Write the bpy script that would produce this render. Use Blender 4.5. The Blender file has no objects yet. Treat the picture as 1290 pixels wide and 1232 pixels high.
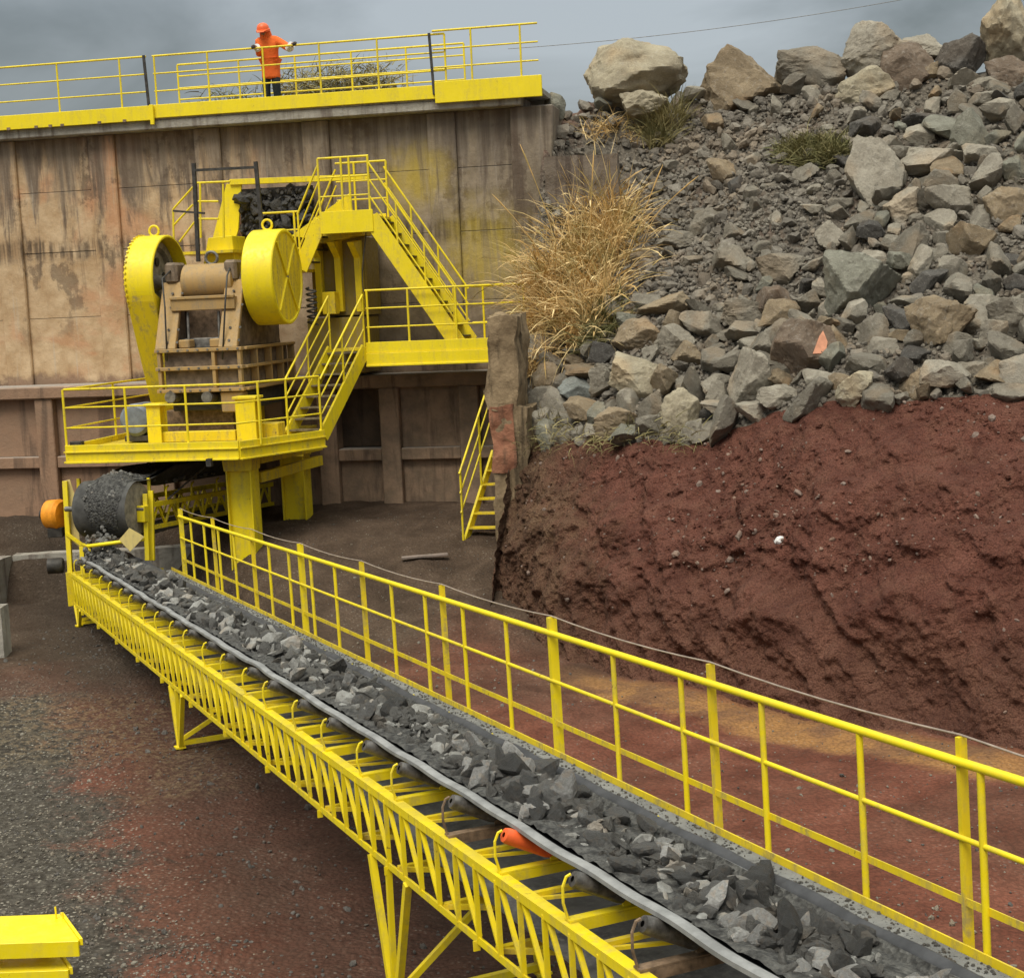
import bpy, bmesh, math, random
from mathutils import Vector, Matrix, noise
from mathutils.bvhtree import BVHTree
rnd = random.Random(7)
scene = bpy.context.scene
COL = scene.collection
V = Vector

# ------------------------------------------------------------------ camera
F, CX, CY, EZ = 1900.0, 645.0, 616.0, 5.6
PIT = math.atan((616 - 380) / F); RHO = 0.043
fw = V((0, math.cos(PIT), -math.sin(PIT))); r0 = V((1, 0, 0)); u0 = V((0, math.sin(PIT), math.cos(PIT)))
rt = r0 * math.cos(RHO) - u0 * math.sin(RHO); up = r0 * math.sin(RHO) + u0 * math.cos(RHO)
EYE = V((0, 0, EZ))
def ray(u, v): return fw * F + rt * (u - CX) + up * (CY - v)
def onD(u, v, D): return EYE + ray(u, v) / F * D
def onZ(u, v, z):
    d = ray(u, v); return EYE + d * ((z - EZ) / d.z)
def depth(p): return (V(p) - EYE).dot(fw)

# frames: L = retaining wall / crusher frame, C = main conveyor frame
RW = 0.19
LF = Matrix.Translation((-5.3, 33.4, 0)) @ Matrix.Rotation(-RW, 4, 'Z')
LFI = LF.inverted()
def LP(u, v, y):                      # where a line of sight meets the plane y in the wall frame
    d = LFI.to_3x3() @ ray(u, v); e = LFI @ EYE
    t = (y - e.y) / d.y; q = e + d * t
    return q.x, q.z
A0 = onD(90, 722, 28.2); B0 = onD(800, 1225, 8.17)
CS = (B0 - A0).normalized(); CW = V((-CS.y, CS.x, 0)).normalized(); CN = CS.cross(CW).normalized()
if CN.z < 0: CN = -CN
CF = Matrix(((CS.x, CW.x, CN.x, A0.x), (CS.y, CW.y, CN.y, A0.y), (CS.z, CW.z, CN.z, A0.z), (0, 0, 0, 1)))
CFI = CF.inverted()
ID = Matrix.Identity(4)

# ------------------------------------------------------------------ material helper
class NT:
    def __init__(s, name):
        s.m = bpy.data.materials.new(name); s.m.use_nodes = True
        s.t = s.m.node_tree; s.t.nodes.clear()
        s.out = s.t.nodes.new('ShaderNodeOutputMaterial')
        s.b = s.n('ShaderNodeBsdfPrincipled'); s.t.links.new(s.b.outputs[0], s.out.inputs[0])
    def n(s, ty, **kw):
        k = s.t.nodes.new(ty)
        for a, b in kw.items(): setattr(k, a, b)
        return k
    def put(s, val, sock):
        if val is None: return
        if hasattr(val, 'links'): s.t.links.new(val, sock)
        elif isinstance(val, (tuple, list)) and len(val) == 3 and sock.type == 'RGBA': sock.default_value = (*val, 1)
        else: sock.default_value = val
    def coord(s, kind='Object'): return s.n('ShaderNodeTexCoord').outputs[kind]
    def pos(s): return s.n('ShaderNodeNewGeometry').outputs['Position']
    def map(s, vec, scale=(1, 1, 1), loc=(0, 0, 0), rot=(0, 0, 0)):
        k = s.n('ShaderNodeMapping'); s.put(vec, k.inputs['Vector'])
        k.inputs['Scale'].default_value = scale; k.inputs['Location'].default_value = loc; k.inputs['Rotation'].default_value = rot
        return k.outputs[0]
    def noise(s, vec, scale=5, detail=4, rough=.55, dist=0):
        k = s.n('ShaderNodeTexNoise'); s.put(vec, k.inputs['Vector'])
        k.inputs['Scale'].default_value = scale; k.inputs['Detail'].default_value = detail
        k.inputs['Roughness'].default_value = rough; k.inputs['Distortion'].default_value = dist
        return k.outputs[0]
    def vor(s, vec, scale=5, feature='F1', out='Distance'):
        k = s.n('ShaderNodeTexVoronoi', feature=feature); s.put(vec, k.inputs['Vector']); k.inputs['Scale'].default_value = scale
        return k.outputs[out]
    def ramp(s, f, lo, hi, a=0., b=1.):
        k = s.n('ShaderNodeMapRange', interpolation_type='SMOOTHSTEP'); s.put(f, k.inputs[0])
        for i, x in enumerate((lo, hi, a, b)): k.inputs[i + 1].default_value = x
        return k.outputs[0]
    def math(s, op, a, b=None, c=None):
        k = s.n('ShaderNodeMath', operation=op); s.put(a, k.inputs[0]); s.put(b, k.inputs[1]); s.put(c, k.inputs[2])
        return k.outputs[0]
    def mix(s, f, a, b, mode='MIX'):
        k = s.n('ShaderNodeMix', data_type='RGBA', blend_type=mode)
        s.put(f, k.inputs[0]); s.put(a, k.inputs[6]); s.put(b, k.inputs[7]); return k.outputs[2]
    def sep(s, vec):
        k = s.n('ShaderNodeSeparateXYZ'); s.put(vec, k.inputs[0]); return k.outputs
    def bump(s, h, strength=.5, dist=.02, nrm=None):
        k = s.n('ShaderNodeBump'); s.put(h, k.inputs['Height']); k.inputs['Strength'].default_value = strength
        k.inputs['Distance'].default_value = dist; s.put(nrm, k.inputs['Normal']); return k.outputs[0]
    def done(s, col, rough=.7, nrm=None, metal=0., spec=.5):
        s.put(col, s.b.inputs['Base Color']); s.put(rough, s.b.inputs['Roughness']); s.put(nrm, s.b.inputs['Normal'])
        s.b.inputs['Metallic'].default_value = metal; s.b.inputs['Specular IOR Level'].default_value = spec
        return s.m

def paint(name, base, dust=(.24, .19, .13), dustamt=.35, rust=.2, rough=.42, scale=1.):
    k = NT(name); p = k.pos()
    n1 = k.noise(p, 1.7 * scale, 5, .6); n2 = k.noise(p, 14 * scale, 4, .65); n3 = k.noise(k.map(p, (5, 5, .9)), 1.6, 4, .6)
    c = k.mix(k.ramp(n1, .35, .7, 0, .25), base, tuple(x * .72 for x in base))
    nz = k.sep(k.n('ShaderNodeNewGeometry').outputs['Normal'])[2]
    d = k.math('MAXIMUM', k.math('MULTIPLY', k.ramp(n3, .42, .70), k.ramp(n2, .3, .62)), k.math('MULTIPLY', k.ramp(nz, .6, .95), k.ramp(n1, .42, .68, 0, .8)))
    c = k.mix(k.math('MULTIPLY', d, dustamt), c, dust)
    r = k.math('MULTIPLY', k.ramp(n2, .64, .70), k.ramp(n1, .5, .62))
    c = k.mix(k.math('MULTIPLY', r, rust), c, (.09, .035, .015))
    return k.done(c, k.ramp(n2, .3, .7, rough - .08, rough + .22), k.bump(n2, .12, .01))

def plain(name, base, var=.35, rough=.7, scale=4., bump=.3, metal=0., c2=None, spec=.4):
    k = NT(name); p = k.pos(); n = k.noise(p, scale, 6, .62)
    c = k.mix(k.ramp(n, .3, .7), tuple(x * (1 - var) for x in base), c2 or tuple(min(1, x * (1 + var)) for x in base))
    return k.done(c, rough, k.bump(n, bump, .02), metal, spec)

YEL = paint('yellow_paint', (.85, .66, .008), dustamt=.42, rust=.7)
YEL2 = paint('yellow_paint_dusty', (.78, .58, .012), dustamt=.7, rust=.8, scale=1.3)
YELB = paint('yellow_paint_bright', (.88, .69, .006), dustamt=.22, rust=.45)
OCH = paint('ochre_paint', (.40, .25, .09), (.25, .195, .125), .9, .9, .6, 2.2)
PALE = paint('pale_yellow_plate', (.60, .47, .16), dustamt=.6, rust=.2)
STEEL = plain('dusty_steel', (.17, .16, .145), .4, .5, 9, .25, .35)
DARKS = plain('dark_steel', (.055, .05, .045), .4, .55, 9, .3, .3)
RUSTY = plain('rusty_steel', (.20, .135, .085), .45, .7, 12, .4, .1)
ROLL = plain('worn_roller_steel_shaded', (.13, .12, .11), .5, .4, 14, .2, .5)  # worn steel, darkened to paint in the shade under the belt
ORNG = plain('orange_red_paint', (.75, .12, .03), .15, .45, 8, .1)
MOTO = plain('orange_motor_paint', (.80, .30, .02), .2, .45, 7, .1)
GREYM = plain('grey_blue_motor_paint', (.16, .18, .21), .25, .5, 6, .1)
WOOD = plain('dusty_plank', (.24, .19, .16), .3, .8, 6, .3)

def m_belt():
    k = NT('dusty_rubber_belt'); p = k.coord('Object'); n = k.noise(p, 2.2, 6, .65); n2 = k.noise(p, 24, 3, .6)
    c = k.mix(k.ramp(n, .32, .62), (.05, .05, .052), (.15, .15, .15))
    c = k.mix(k.ramp(n2, .45, .7, 0, .6), c, (.21, .21, .20))
    return k.done(c, .75, k.bump(n2, .25, .01))
BELT = m_belt(); BELT2 = plain('dark_loaded_belt', (.062, .060, .056), .4, .8, 5, .4)
def m_dust():
    k = NT('grey_dust_floor'); p = k.coord('Object'); n = k.noise(p, 3, 5, .6); n2 = k.noise(p, 38, 3, .7)
    c = k.mix(k.ramp(n, .3, .7), (.13, .13, .125), (.22, .22, .21))
    c = k.mix(k.ramp(n2, .58, .66), c, (.03, .03, .03))
    return k.done(c, .95, k.bump(n2, .5, .02))
DUST = m_dust()
def m_fines():
    k = NT('crushed_ore_fines'); p = k.coord('Object'); n = k.noise(p, 14, 6, .7); n2 = k.vor(p, 26)
    c = k.mix(k.ramp(n, .35, .68), (.020, .019, .018), (.10, .097, .088))
    return k.done(c, .9, k.bump(n2, .9, .03))
FINES = m_fines()

def m_rock(name, dust=.35, sc=1., rg=.88):
    k = NT(name); p = k.coord('Object'); oi = k.n('ShaderNodeObjectInfo')
    off = k.n('ShaderNodeVectorMath', operation='ADD'); k.put(p, off.inputs[0])
    ml = k.n('ShaderNodeVectorMath', operation='SCALE'); ml.inputs[0].default_value = (37, 19, 53); k.put(oi.outputs['Random'], ml.inputs['Scale'])
    k.put(ml.outputs[0], off.inputs[1]); p = off.outputs[0]
    n = k.noise(p, 1.6 * sc, 7, .62, .6); n2 = k.noise(p, 9 * sc, 6, .7); n3 = k.noise(p, .8 * sc, 3, .5)
    base = oi.outputs['Color']
    c = k.mix(k.ramp(n, .3, .7), k.mix(1., base, (.62, .6, .58), 'MULTIPLY'), base)
    c = k.mix(k.ramp(n2, .52, .72, 0, dust), c, (.42, .39, .34))
    c = k.mix(k.ramp(n3, .5, .66, 0, .45), c, k.mix(1., base, (1.0, .78, .58), 'MULTIPLY'))
    n4 = k.noise(p, 26 * sc, 4, .75); c = k.mix(k.ramp(n4, .35, .65, .22, 0), c, (.05, .045, .04)); c = k.mix(k.ramp(n4, .60, .72, 0, .35), c, (.46, .43, .37))
    c = k.mix(k.ramp(n2, .28, .40, .55, 0), c, (.03, .028, .025))
    hb = k.math('ADD', k.math('MULTIPLY', n4, .35), k.math('ADD', k.math('MULTIPLY', n2, .6), n))
    return k.done(c, rg, k.bump(hb, .75, .06), 0, .35)
ROCK = m_rock('weathered_rock')
ORE = m_rock('crushed_ore', .15, 5., .5)

def m_concrete():
    k = NT('stained_concrete_wall'); p = k.coord('Object'); x, y, z = k.sep(p)
    big = k.noise(p, .45, 5, .6, .4); mid = k.noise(p, 2.0, 6, .65); fine = k.noise(p, 12, 5, .7)
    strk = k.noise(k.map(p, (2.2, 2.2, .26)), 1.1, 6, .68, .7); strk2 = k.noise(k.map(p, (7, 7, .3)), 1.0, 4, .6)
    tan = k.mix(k.ramp(mid, .3, .7), (.42, .275, .15), (.60, .44, .275))
    tan = k.mix(k.ramp(big, .50, .64, 0, .65), tan, (.52, .25, .13))
    gry = k.mix(k.ramp(mid, .3, .7), (.19, .15, .105), (.33, .265, .19))
    wob = k.math('ADD', x, k.math('MULTIPLY', k.math('SUBTRACT', big, .5), 5.))
    c = k.mix(k.ramp(wob, -1.2, 2.8), tan, gry)
    # grey weathered band under the coping, dark water streaks running down from it
    zt = k.math('ADD', z, k.math('MULTIPLY', k.math('SUBTRACT', strk, .5), 7.5))
    c = k.mix(k.ramp(zt, 7.6, 9.3, 0, .8), c, k.mix(k.ramp(strk2, .35, .65), (.115, .09, .072), (.23, .19, .15)))
    c = k.mix(k.math('MULTIPLY', k.ramp(strk, .50, .66, 0, .8), k.ramp(zt, 5.5, 9.0, .12, .8)), c, (.115, .082, .06))
    c = k.mix(k.ramp(strk2, .62, .74, 0, .5), c, (.50, .43, .34))
    blot = k.math('MULTIPLY', k.ramp(k.noise(k.map(p, (1, 1, .75)), .95, 7, .72), .53, .60), k.ramp(z, 4.6, 6.2))
    c = k.mix(k.math('MULTIPLY', blot, .6), c, (.10, .07, .05))
    band = k.math('SUBTRACT', 1., k.ramp(k.math('ABSOLUTE', k.math('ADD', k.math('SUBTRACT', z, 7.15), k.math('MULTIPLY', k.math('SUBTRACT', mid, .5), .7))), .08, .32))
    c = k.mix(k.math('MULTIPLY', k.math('MULTIPLY', band, k.ramp(strk2, .4, .6)), .75), c, (.06, .043, .033))
    low = k.math('ADD', z, k.math('MULTIPLY', k.math('SUBTRACT', mid, .5), .9))
    lowc = k.mix(k.ramp(big, .35, .65), (.23, .16, .11), (.32, .195, .125))
    lowc = k.mix(k.ramp(wob, -1.5, 3.2), lowc, k.mix(k.ramp(mid, .35, .65), (.20, .145, .10), (.33, .225, .15)))
    lowc = k.mix(k.ramp(strk, .5, .66, 0, .6), lowc, (.07, .05, .04))
    c = k.mix(k.ramp(low, 4.45, 4.2), c, lowc)
    # yellow paint overspray left on the concrete beside the stair
    def dist(px, pz, sx, sz):
        a = k.math('DIVIDE', k.math('SUBTRACT', x, px), sx); b = k.math('DIVIDE', k.math('SUBTRACT', z, pz), sz)
        return k.math('SQRT', k.math('ADD', k.math('MULTIPLY', a, a), k.math('MULTIPLY', b, b)))
    dd = k.math('MINIMUM', dist(3.6, 8.3, 1.0, .85), dist(5.0, 6.7, 1.2, 1.25))
    dd = k.math('ADD', dd, k.math('MULTIPLY', k.math('SUBTRACT', mid, .5), 1.2))
    c = k.mix(k.math('MULTIPLY', k.ramp(dd, 1.2, .1, 0, .55), k.ramp(strk, .62, .42, .35, 1.)), c, (.55, .40, .03))
    # pale grey dust on what faces up (ledge)
    nz = k.sep(k.n('ShaderNodeNewGeometry').outputs['Normal'])[2]
    c = k.mix(k.ramp(nz, .6, .9, 0, .8), c, (.36, .34, .31))
    h = k.math('ADD', mid, k.math('MULTIPLY', fine, .4))
    return k.done(c, .92, k.bump(h, .6, .05), 0, .25)
CONC = m_concrete()
def m_conc2(name, a, b, st):
    k = NT(name); p = k.coord('Object'); mid = k.noise(p, 2.4, 6, .65); strk = k.noise(k.map(p, (3.5, 3.5, .35)), 1.3, 5, .65); f = k.noise(p, 15, 5, .7)
    c = k.mix(k.ramp(mid, .3, .7), a, b); c = k.mix(k.ramp(strk, .48, .66, 0, .8), c, st)
    return k.done(c, .93, k.bump(k.math('ADD', mid, k.math('MULTIPLY', f, .5)), .7, .06), 0, .25)
PIL = m_conc2('mossy_concrete', (.15, .105, .06), (.32, .235, .14), (.042, .03, .018))
BRK = m_conc2('broken_red_brick', (.24, .10, .06), (.36, .17, .10), (.12, .07, .045))
LOWC = m_conc2('grey_low_concrete', (.28, .26, .22), (.40, .37, .32), (.16, .13, .11))

def m_ground():
    k = NT('quarry_floor'); p = k.pos(); x, y, z = k.sep(p)
    big = k.noise(p, .22, 5, .6, .5); mid = k.noise(p, 1.1, 6, .65, .3); fine = k.noise(p, 10, 6, .7); sp = k.vor(p, 7.)
    red = k.mix(k.ramp(mid, .3, .7), (.108, .037, .023), (.195, .074, .047))
    brn = k.mix(k.ramp(mid, .3, .7), (.052, .035, .024), (.105, .072, .050))
    gra = k.mix(k.ramp(fine, .3, .7), (.034, .029, .023), (.11, .098, .08))
    c = k.mix(k.ramp(big, .42, .6, 0, .35), red, brn)
    # browner towards the crusher; shade under the conveyor painted into the floor colour
    far = k.math('ADD', y, k.math('MULTIPLY', k.math('SUBTRACT', big, .5), 8.))
    c = k.mix(k.ramp(far, 20.5, 24.5), c, brn)
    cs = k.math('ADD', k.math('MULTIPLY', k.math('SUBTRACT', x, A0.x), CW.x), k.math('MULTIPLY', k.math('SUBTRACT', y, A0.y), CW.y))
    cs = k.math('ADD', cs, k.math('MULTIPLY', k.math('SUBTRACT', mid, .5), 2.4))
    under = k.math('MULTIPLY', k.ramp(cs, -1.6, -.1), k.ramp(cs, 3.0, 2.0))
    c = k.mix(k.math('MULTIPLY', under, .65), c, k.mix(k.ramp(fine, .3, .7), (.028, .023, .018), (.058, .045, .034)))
    # grey gravel spread on the left
    gl = k.math('ADD', k.math('ADD', x, k.math('MULTIPLY', y, .377)), k.math('ADD', k.math('MULTIPLY', k.math('SUBTRACT', mid, .5), 3.0), k.math('MULTIPLY', k.math('SUBTRACT', fine, .5), 2.6)))
    c = k.mix(k.math('MULTIPLY', k.ramp(gl, 2.0, .9), k.ramp(far, 23.5, 21.)), c, gra)
    # tan trodden track along the foot of the bank
    tk = k.math('ADD', k.math('ADD', x, k.math('MULTIPLY', y, 1.02)), k.math('MULTIPLY', k.math('SUBTRACT', mid, .5), 1.4))
    tr = k.math('MULTIPLY', k.math('MULTIPLY', k.ramp(tk, 21.9, 22.5), k.ramp(tk, 23.9, 23.2)), k.ramp(x, .2, 1.4))
    c = k.mix(k.math('MULTIPLY', tr, .75), c, k.mix(k.ramp(mid, .4, .6), (.22, .12, .06), (.36, .19, .065)))
    sv = k.vor(p, 21.); sc_ = k.n('ShaderNodeTexVoronoi', feature='F1'); k.put(p, sc_.inputs['Vector']); sc_.inputs['Scale'].default_value = 21.
    pick = k.ramp(k.sep(sc_.outputs['Color'])[0], .62, .66)
    fl = k.math('MULTIPLY', k.math('MULTIPLY', k.ramp(sv, .36, .26), pick), k.math('ADD', k.math('MULTIPLY', k.math('MULTIPLY', k.ramp(gl, 2.6, 1.2), k.ramp(far, 23.5, 21.)), .85), k.math('MULTIPLY', k.ramp(mid, .52, .62), .35)))
    c = k.mix(fl, c, k.mix(k.sep(sc_.outputs['Color'])[1], (.10, .085, .065), (.36, .33, .27)))
    st = k.math('MULTIPLY', k.math('MULTIPLY', k.ramp(far, 17.2, 18.4), k.ramp(far, 22.6, 21.)), k.ramp(gl, 4.5, 2.2))
    c = k.mix(k.math('MULTIPLY', k.math('MULTIPLY', st, k.ramp(fine, .45, .60)), .5), c, (.20, .145, .08))
    c = k.mix(k.ramp(sp, .16, .05, 0, .5), c, (.20, .165, .14))
    c = k.mix(k.ramp(fine, .62, .72, 0, .45), c, (.24, .19, .15))
    c = k.mix(k.ramp(sv, .45, .65, 0, .25), c, (.026, .018, .013))
    h = k.math('ADD', k.math('MULTIPLY', mid, 1.2), k.math('ADD', k.math('MULTIPLY', k.math('SUBTRACT', fine, sv), .4), k.math('MULTIPLY', sp, -.2)))
    return k.done(c, .95, k.bump(h, .8, .07), 0, .12)
GROUND = m_ground()
def m_bank():
    k = NT('red_laterite_earth'); p = k.pos(); x, y, z = k.sep(p)
    big = k.noise(p, .35, 5, .6, .4); mid = k.noise(p, 1.8, 7, .68, .3); fine = k.noise(p, 12, 6, .72)
    strk = k.noise(k.map(p, (2.2, 2.2, .5), rot=(0, .7, 0)), 1.5, 6, .65)
    c = k.mix(k.ramp(mid, .28, .72), (.10, .034, .022), (.205, .080, .054))
    c = k.mix(k.ramp(strk, .45, .65, 0, .55), c, (.20, .090, .058))
    lx = k.math('ADD', x, k.math('MULTIPLY', k.math('SUBTRACT', mid, .5), 2.2))
    c = k.mix(k.ramp(lx, 1.9, .2, 0, .8), c, k.mix(k.ramp(strk, .35, .65), (.085, .055, .03), (.19, .125, .07)))
    zl = k.math('ADD', z, k.math('MULTIPLY', k.math('SUBTRACT', big, .5), 3.))
    c = k.mix(k.ramp(zl, 1.9, .7, 0, .55), c, k.mix(k.ramp(mid, .35, .65), (.10, .048, .030), (.17, .088, .055)))
    c = k.mix(k.ramp(fine, .60, .70, 0, .5), c, (.24, .11, .085))
    c = k.mix(k.ramp(k.noise(p, 23, 3, .6), .68, .74, 0, .75), c, (.30, .20, .15))
    cl = k.vor(p, 17.); cl2 = k.vor(p, 41.)
    h = k.math('ADD', mid, k.math('ADD', k.math('ADD', k.math('MULTIPLY', fine, .8), k.math('MULTIPLY', k.math('ADD', cl, k.math('MULTIPLY', cl2, .5)), -.30)), strk))
    c = k.mix(k.ramp(cl, .30, .08, 0, .35), c, (.23, .095, .065)); c = k.mix(k.ramp(cl2, .45, .7, 0, .5), c, (.055, .018, .012))
    return k.done(c, .95, k.bump(h, 1., .11), 0, .25)
BANK = m_bank()
def m_pile():
    k = NT('stony_rubble_soil'); p = k.pos(); x, y, z = k.sep(p)
    mid = k.noise(p, 1.3, 6, .65); fine = k.noise(p, 16, 6, .75); v = k.vor(p, 9)
    c = k.mix(k.ramp(fine, .3, .7), (.065, .055, .044), (.22, .19, .15))
    c = k.mix(k.ramp(mid, .5, .7, 0, .6), c, (.115, .07, .05))
    lx = k.math('ADD', k.math('ADD', x, k.math('MULTIPLY', k.math('SUBTRACT', z, 8.2), -.9)), k.math('MULTIPLY', k.math('SUBTRACT', mid, .5), 2.))
    c = k.mix(k.ramp(lx, 1.2, .2, 0, .7), c, k.mix(k.ramp(fine, .3, .7), (.14, .065, .045), (.23, .13, .085)))
    return k.done(c, .95, k.bump(k.math('ADD', fine, v), .9, .06), 0, .25)
PILE = m_pile()
def m_straw(name, a, b, g, amt):
    k = NT(name); p = k.pos(); oi = k.n('ShaderNodeTexCoord').outputs['UV']; u = k.sep(oi)
    c = k.mix(u[0], a, b); c = k.mix(k.math('MULTIPLY', k.ramp(k.noise(p, 1.8, 3), .5, .6), amt), c, g)
    m = k.done(c, .7, None, 0, .2)
    return m
STRAW = m_straw('dry_straw', (.50, .31, .11), (.86, .66, .34), (.20, .19, .06), .5)
GREENB = m_straw('dull_green_leaf', (.14, .135, .055), (.30, .26, .12), (.085, .10, .035), .6)
OLIVE = m_straw('olive_dry_weed', (.20, .17, .07), (.36, .30, .14), (.12, .12, .05), .6)

def m_cloth(name, c0, var=.12):
    k = NT(name); p = k.coord('Object'); n = k.noise(p, 9, 4, .6)
    c = k.mix(k.ramp(n, .3, .7), tuple(x * (1 - var) for x in c0), c0)
    return k.done(c, .8, k.bump(n, .5, .03), 0, .2)
ORCOAT = m_cloth('orange_work_coat', (.88, .17, .035)); TROU = m_cloth('dark_trousers', (.028, .035, .04), .3)
SKIN = m_cloth('skin', (.32, .17, .11), .1); GLOVE = m_cloth('dark_gloves', (.035, .03, .028)); WHITE = m_cloth('white_cuff', (.75, .74, .72))
HELM = plain('orange_helmet_shell', (.88, .15, .04), .05, .4, 3, .02); BOOT = plain('black_boots', (.02, .018, .016), .3, .5, 5, .1)

# ------------------------------------------------------------------ mesh builder
MW = {}
class MB:
    def __init__(s): s.v = []; s.f = []; s.uv = None
    def add(s, vs, fs):
        o = len(s.v); s.v += [V(v) for v in vs]; s.f += [tuple(i + o for i in f) for f in fs]; return s
    def hexa(s, q): return s.add(q, [(3, 2, 1, 0), (4, 5, 6, 7), (0, 1, 5, 4), (1, 2, 6, 5), (2, 3, 7, 6), (3, 0, 4, 7)])
    def box(s, x0, x1, y0, y1, z0, z1):
        return s.hexa([(x0, y0, z0), (x1, y0, z0), (x1, y1, z0), (x0, y1, z0), (x0, y0, z1), (x1, y0, z1), (x1, y1, z1), (x0, y1, z1)])
    def beam(s, p, q, w, h, upv=(0, 0, 1)):
        p, q = V(p), V(q); d = (q - p).normalized(); u = V(upv)
        if abs(d.dot(u)) > .98: u = V((1, 0, 0))
        a = d.cross(u).normalized(); b = a.cross(d).normalized(); a *= w / 2; b *= h / 2
        return s.hexa([p - a - b, p + a - b, p + a + b, p - a + b, q - a - b, q + a - b, q + a + b, q - a + b])
    def angle(s, p, q, w, t, upv=(0, 0, 1), sx=1, sy=1):        # L section
        p, q = V(p), V(q); d = (q - p).normalized(); u = V(upv)
        if abs(d.dot(u)) > .98: u = V((1, 0, 0))
        a = d.cross(u).normalized() * sx; b = a.cross(d).normalized() * sy * sx
        s.beam(p + a * (w / 2), q + a * (w / 2), w, t, upv)
        return s.beam(p + b * (w / 2 + t / 2) + a * (t / 2), q + b * (w / 2 + t / 2) + a * (t / 2), t, w, upv)
    def path(s, pts, r, n=8, cap=True):
        pts = [V(p) for p in pts]; rings = []; o = len(s.v); ref = None
        for i, p in enumerate(pts):
            d = (pts[min(i + 1, len(pts) - 1)] - pts[max(i - 1, 0)]).normalized()
            if ref is None: ref = V((0, 0, 1)) if abs(d.z) < .9 else V((1, 0, 0))
            a = d.cross(ref).normalized(); b = a.cross(d).normalized(); ref = b
            rr = r[i] if isinstance(r, (list, tuple)) else r
            s.v += [p + (a * math.cos(2 * math.pi * k / n) + b * math.sin(2 * math.pi * k / n)) * rr for k in range(n)]
        for i in range(len(pts) - 1):
            for k in range(n):
                k2 = (k + 1) % n; s.f.append((o + i * n + k, o + i * n + k2, o + i * n + n + k2, o + i * n + n + k))
        if cap:
            s.f.append(tuple(o + k for k in reversed(range(n)))); e = o + (len(pts) - 1) * n; s.f.append(tuple(e + k for k in range(n)))
        return s
    def tube(s, p, q, r, n=8): return s.path([p, q], r, n)
    def prism(s, poly, vec):                                      # planar polygon extruded along vec
        poly = [V(p) for p in poly]; n = len(poly); vec = V(vec)
        nn = V((0, 0, 0))
        for i in range(n): nn += poly[i].cross(poly[(i + 1) % n])
        if nn.dot(vec) > 0: poly = poly[::-1]
        return s.add(poly + [p + vec for p in poly], [tuple(range(n)), tuple(range(2 * n - 1, n - 1, -1))] + [((i + 1) % n, i, n + i, n + (i + 1) % n) for i in range(n)])
    def lathe(s, prof, o, axis, n=32, ref=(0, 0, 1), a0=0., a1=2 * math.pi):     # prof: (along, radius)
        o = V(o); ax = V(axis).normalized(); a = ax.cross(V(ref)).normalized(); b = a.cross(ax).normalized()
        full = abs(a1 - a0 - 2 * math.pi) < 1e-6; m = n if full else n + 1; st = len(s.v)
        for (t, r) in prof:
            for k in range(m):
                an = a0 + (a1 - a0) * k / n
                s.v.append(o + ax * t + (a * math.cos(an) + b * math.sin(an)) * r)
        for i in range(len(prof) - 1):
            for k in range(n):
                k2 = (k + 1) % m; s.f.append((st + i * m + k2, st + i * m + k, st + i * m + m + k, st + i * m + m + k2))
        return s
    def grid(s, rows):
        o = len(s.v); m = len(rows[0])
        for r in rows: s.v += [V(p) for p in r]
        for i in range(len(rows) - 1):
            for j in range(m - 1): s.f.append((o + i * m + j, o + i * m + j + 1, o + i * m + m + j + 1, o + i * m + m + j))
        return s
    def build(s, name, mat, parent=None, frame=ID, bev=0., smooth=None, label=None, fix=True):
        me = bpy.data.meshes.new(name)
        M = frame
        if parent is not None: M = MW[parent.name].inverted() @ frame
        me.from_pydata([M @ v for v in s.v], [], s.f); me.materials.append(mat)
        bm = bmesh.new(); bm.from_mesh(me)
        if fix: bmesh.ops.recalc_face_normals(bm, faces=bm.faces)
        if bev > 0:
            es = [e for e in bm.edges if len(e.link_faces) == 2 and e.calc_face_angle(0) > .5]
            bmesh.ops.bevel(bm, geom=es, offset=bev, segments=1, affect='EDGES', clamp_overlap=True)
        bm.to_mesh(me); bm.free()
        if s.uv is not None:
            ul = me.uv_layers.new(name='UVMap')
            for l in me.loops: ul.data[l.index].uv = s.uv[l.vertex_index]
        if smooth is not None:
            for p in me.polygons: p.use_smooth = True
            if smooth < 3: me.set_sharp_from_angle(angle=smooth)
        ob = bpy.data.objects.new(name, me); COL.objects.link(ob)
        MW[ob.name] = MW[parent.name] if parent is not None else ID.copy()
        if parent is not None: ob.parent = parent
        if label: ob['label'] = label
        return ob

def tag(o, label=None, cat=None, group=None, kind=None):
    if label: o['label'] = label
    if cat: o['category'] = cat
    if group: o['group'] = group
    if kind: o['kind'] = kind
    return o
def thing(name, label, cat, M, group=None):
    o = bpy.data.objects.new(name, None); COL.objects.link(o); o.matrix_world = M; o.empty_display_size = .2
    MW[o.name] = M.copy(); return tag(o, label, cat, group)
def LM(x, y, z): return LF @ Matrix.Translation((x, y, z))
def CM(s, w, h): return CF @ Matrix.Translation((s, w, h))
def single(name, mb, mat, base, label, cat, group=None, kind=None, frame=ID, **kw):   # a thing that is one mesh
    M = base; me_parent = None
    t = MB(); t.v = [M.inverted() @ (frame @ v) for v in mb.v]; t.f = mb.f; t.uv = mb.uv
    o = t.build(name, mat, **kw); o.matrix_world = M; MW[o.name] = M.copy()
    return tag(o, label, cat, group, kind)
def lerp(a, b, t): return a + (b - a) * t
def sstep(a, b, x):
    t = max(0., min(1., (x - a) / (b - a))); return t * t * (3 - 2 * t)
def fbm(p, o=4, h=.9): return noise.fractal(V(p), h, 2.0, o)

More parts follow.
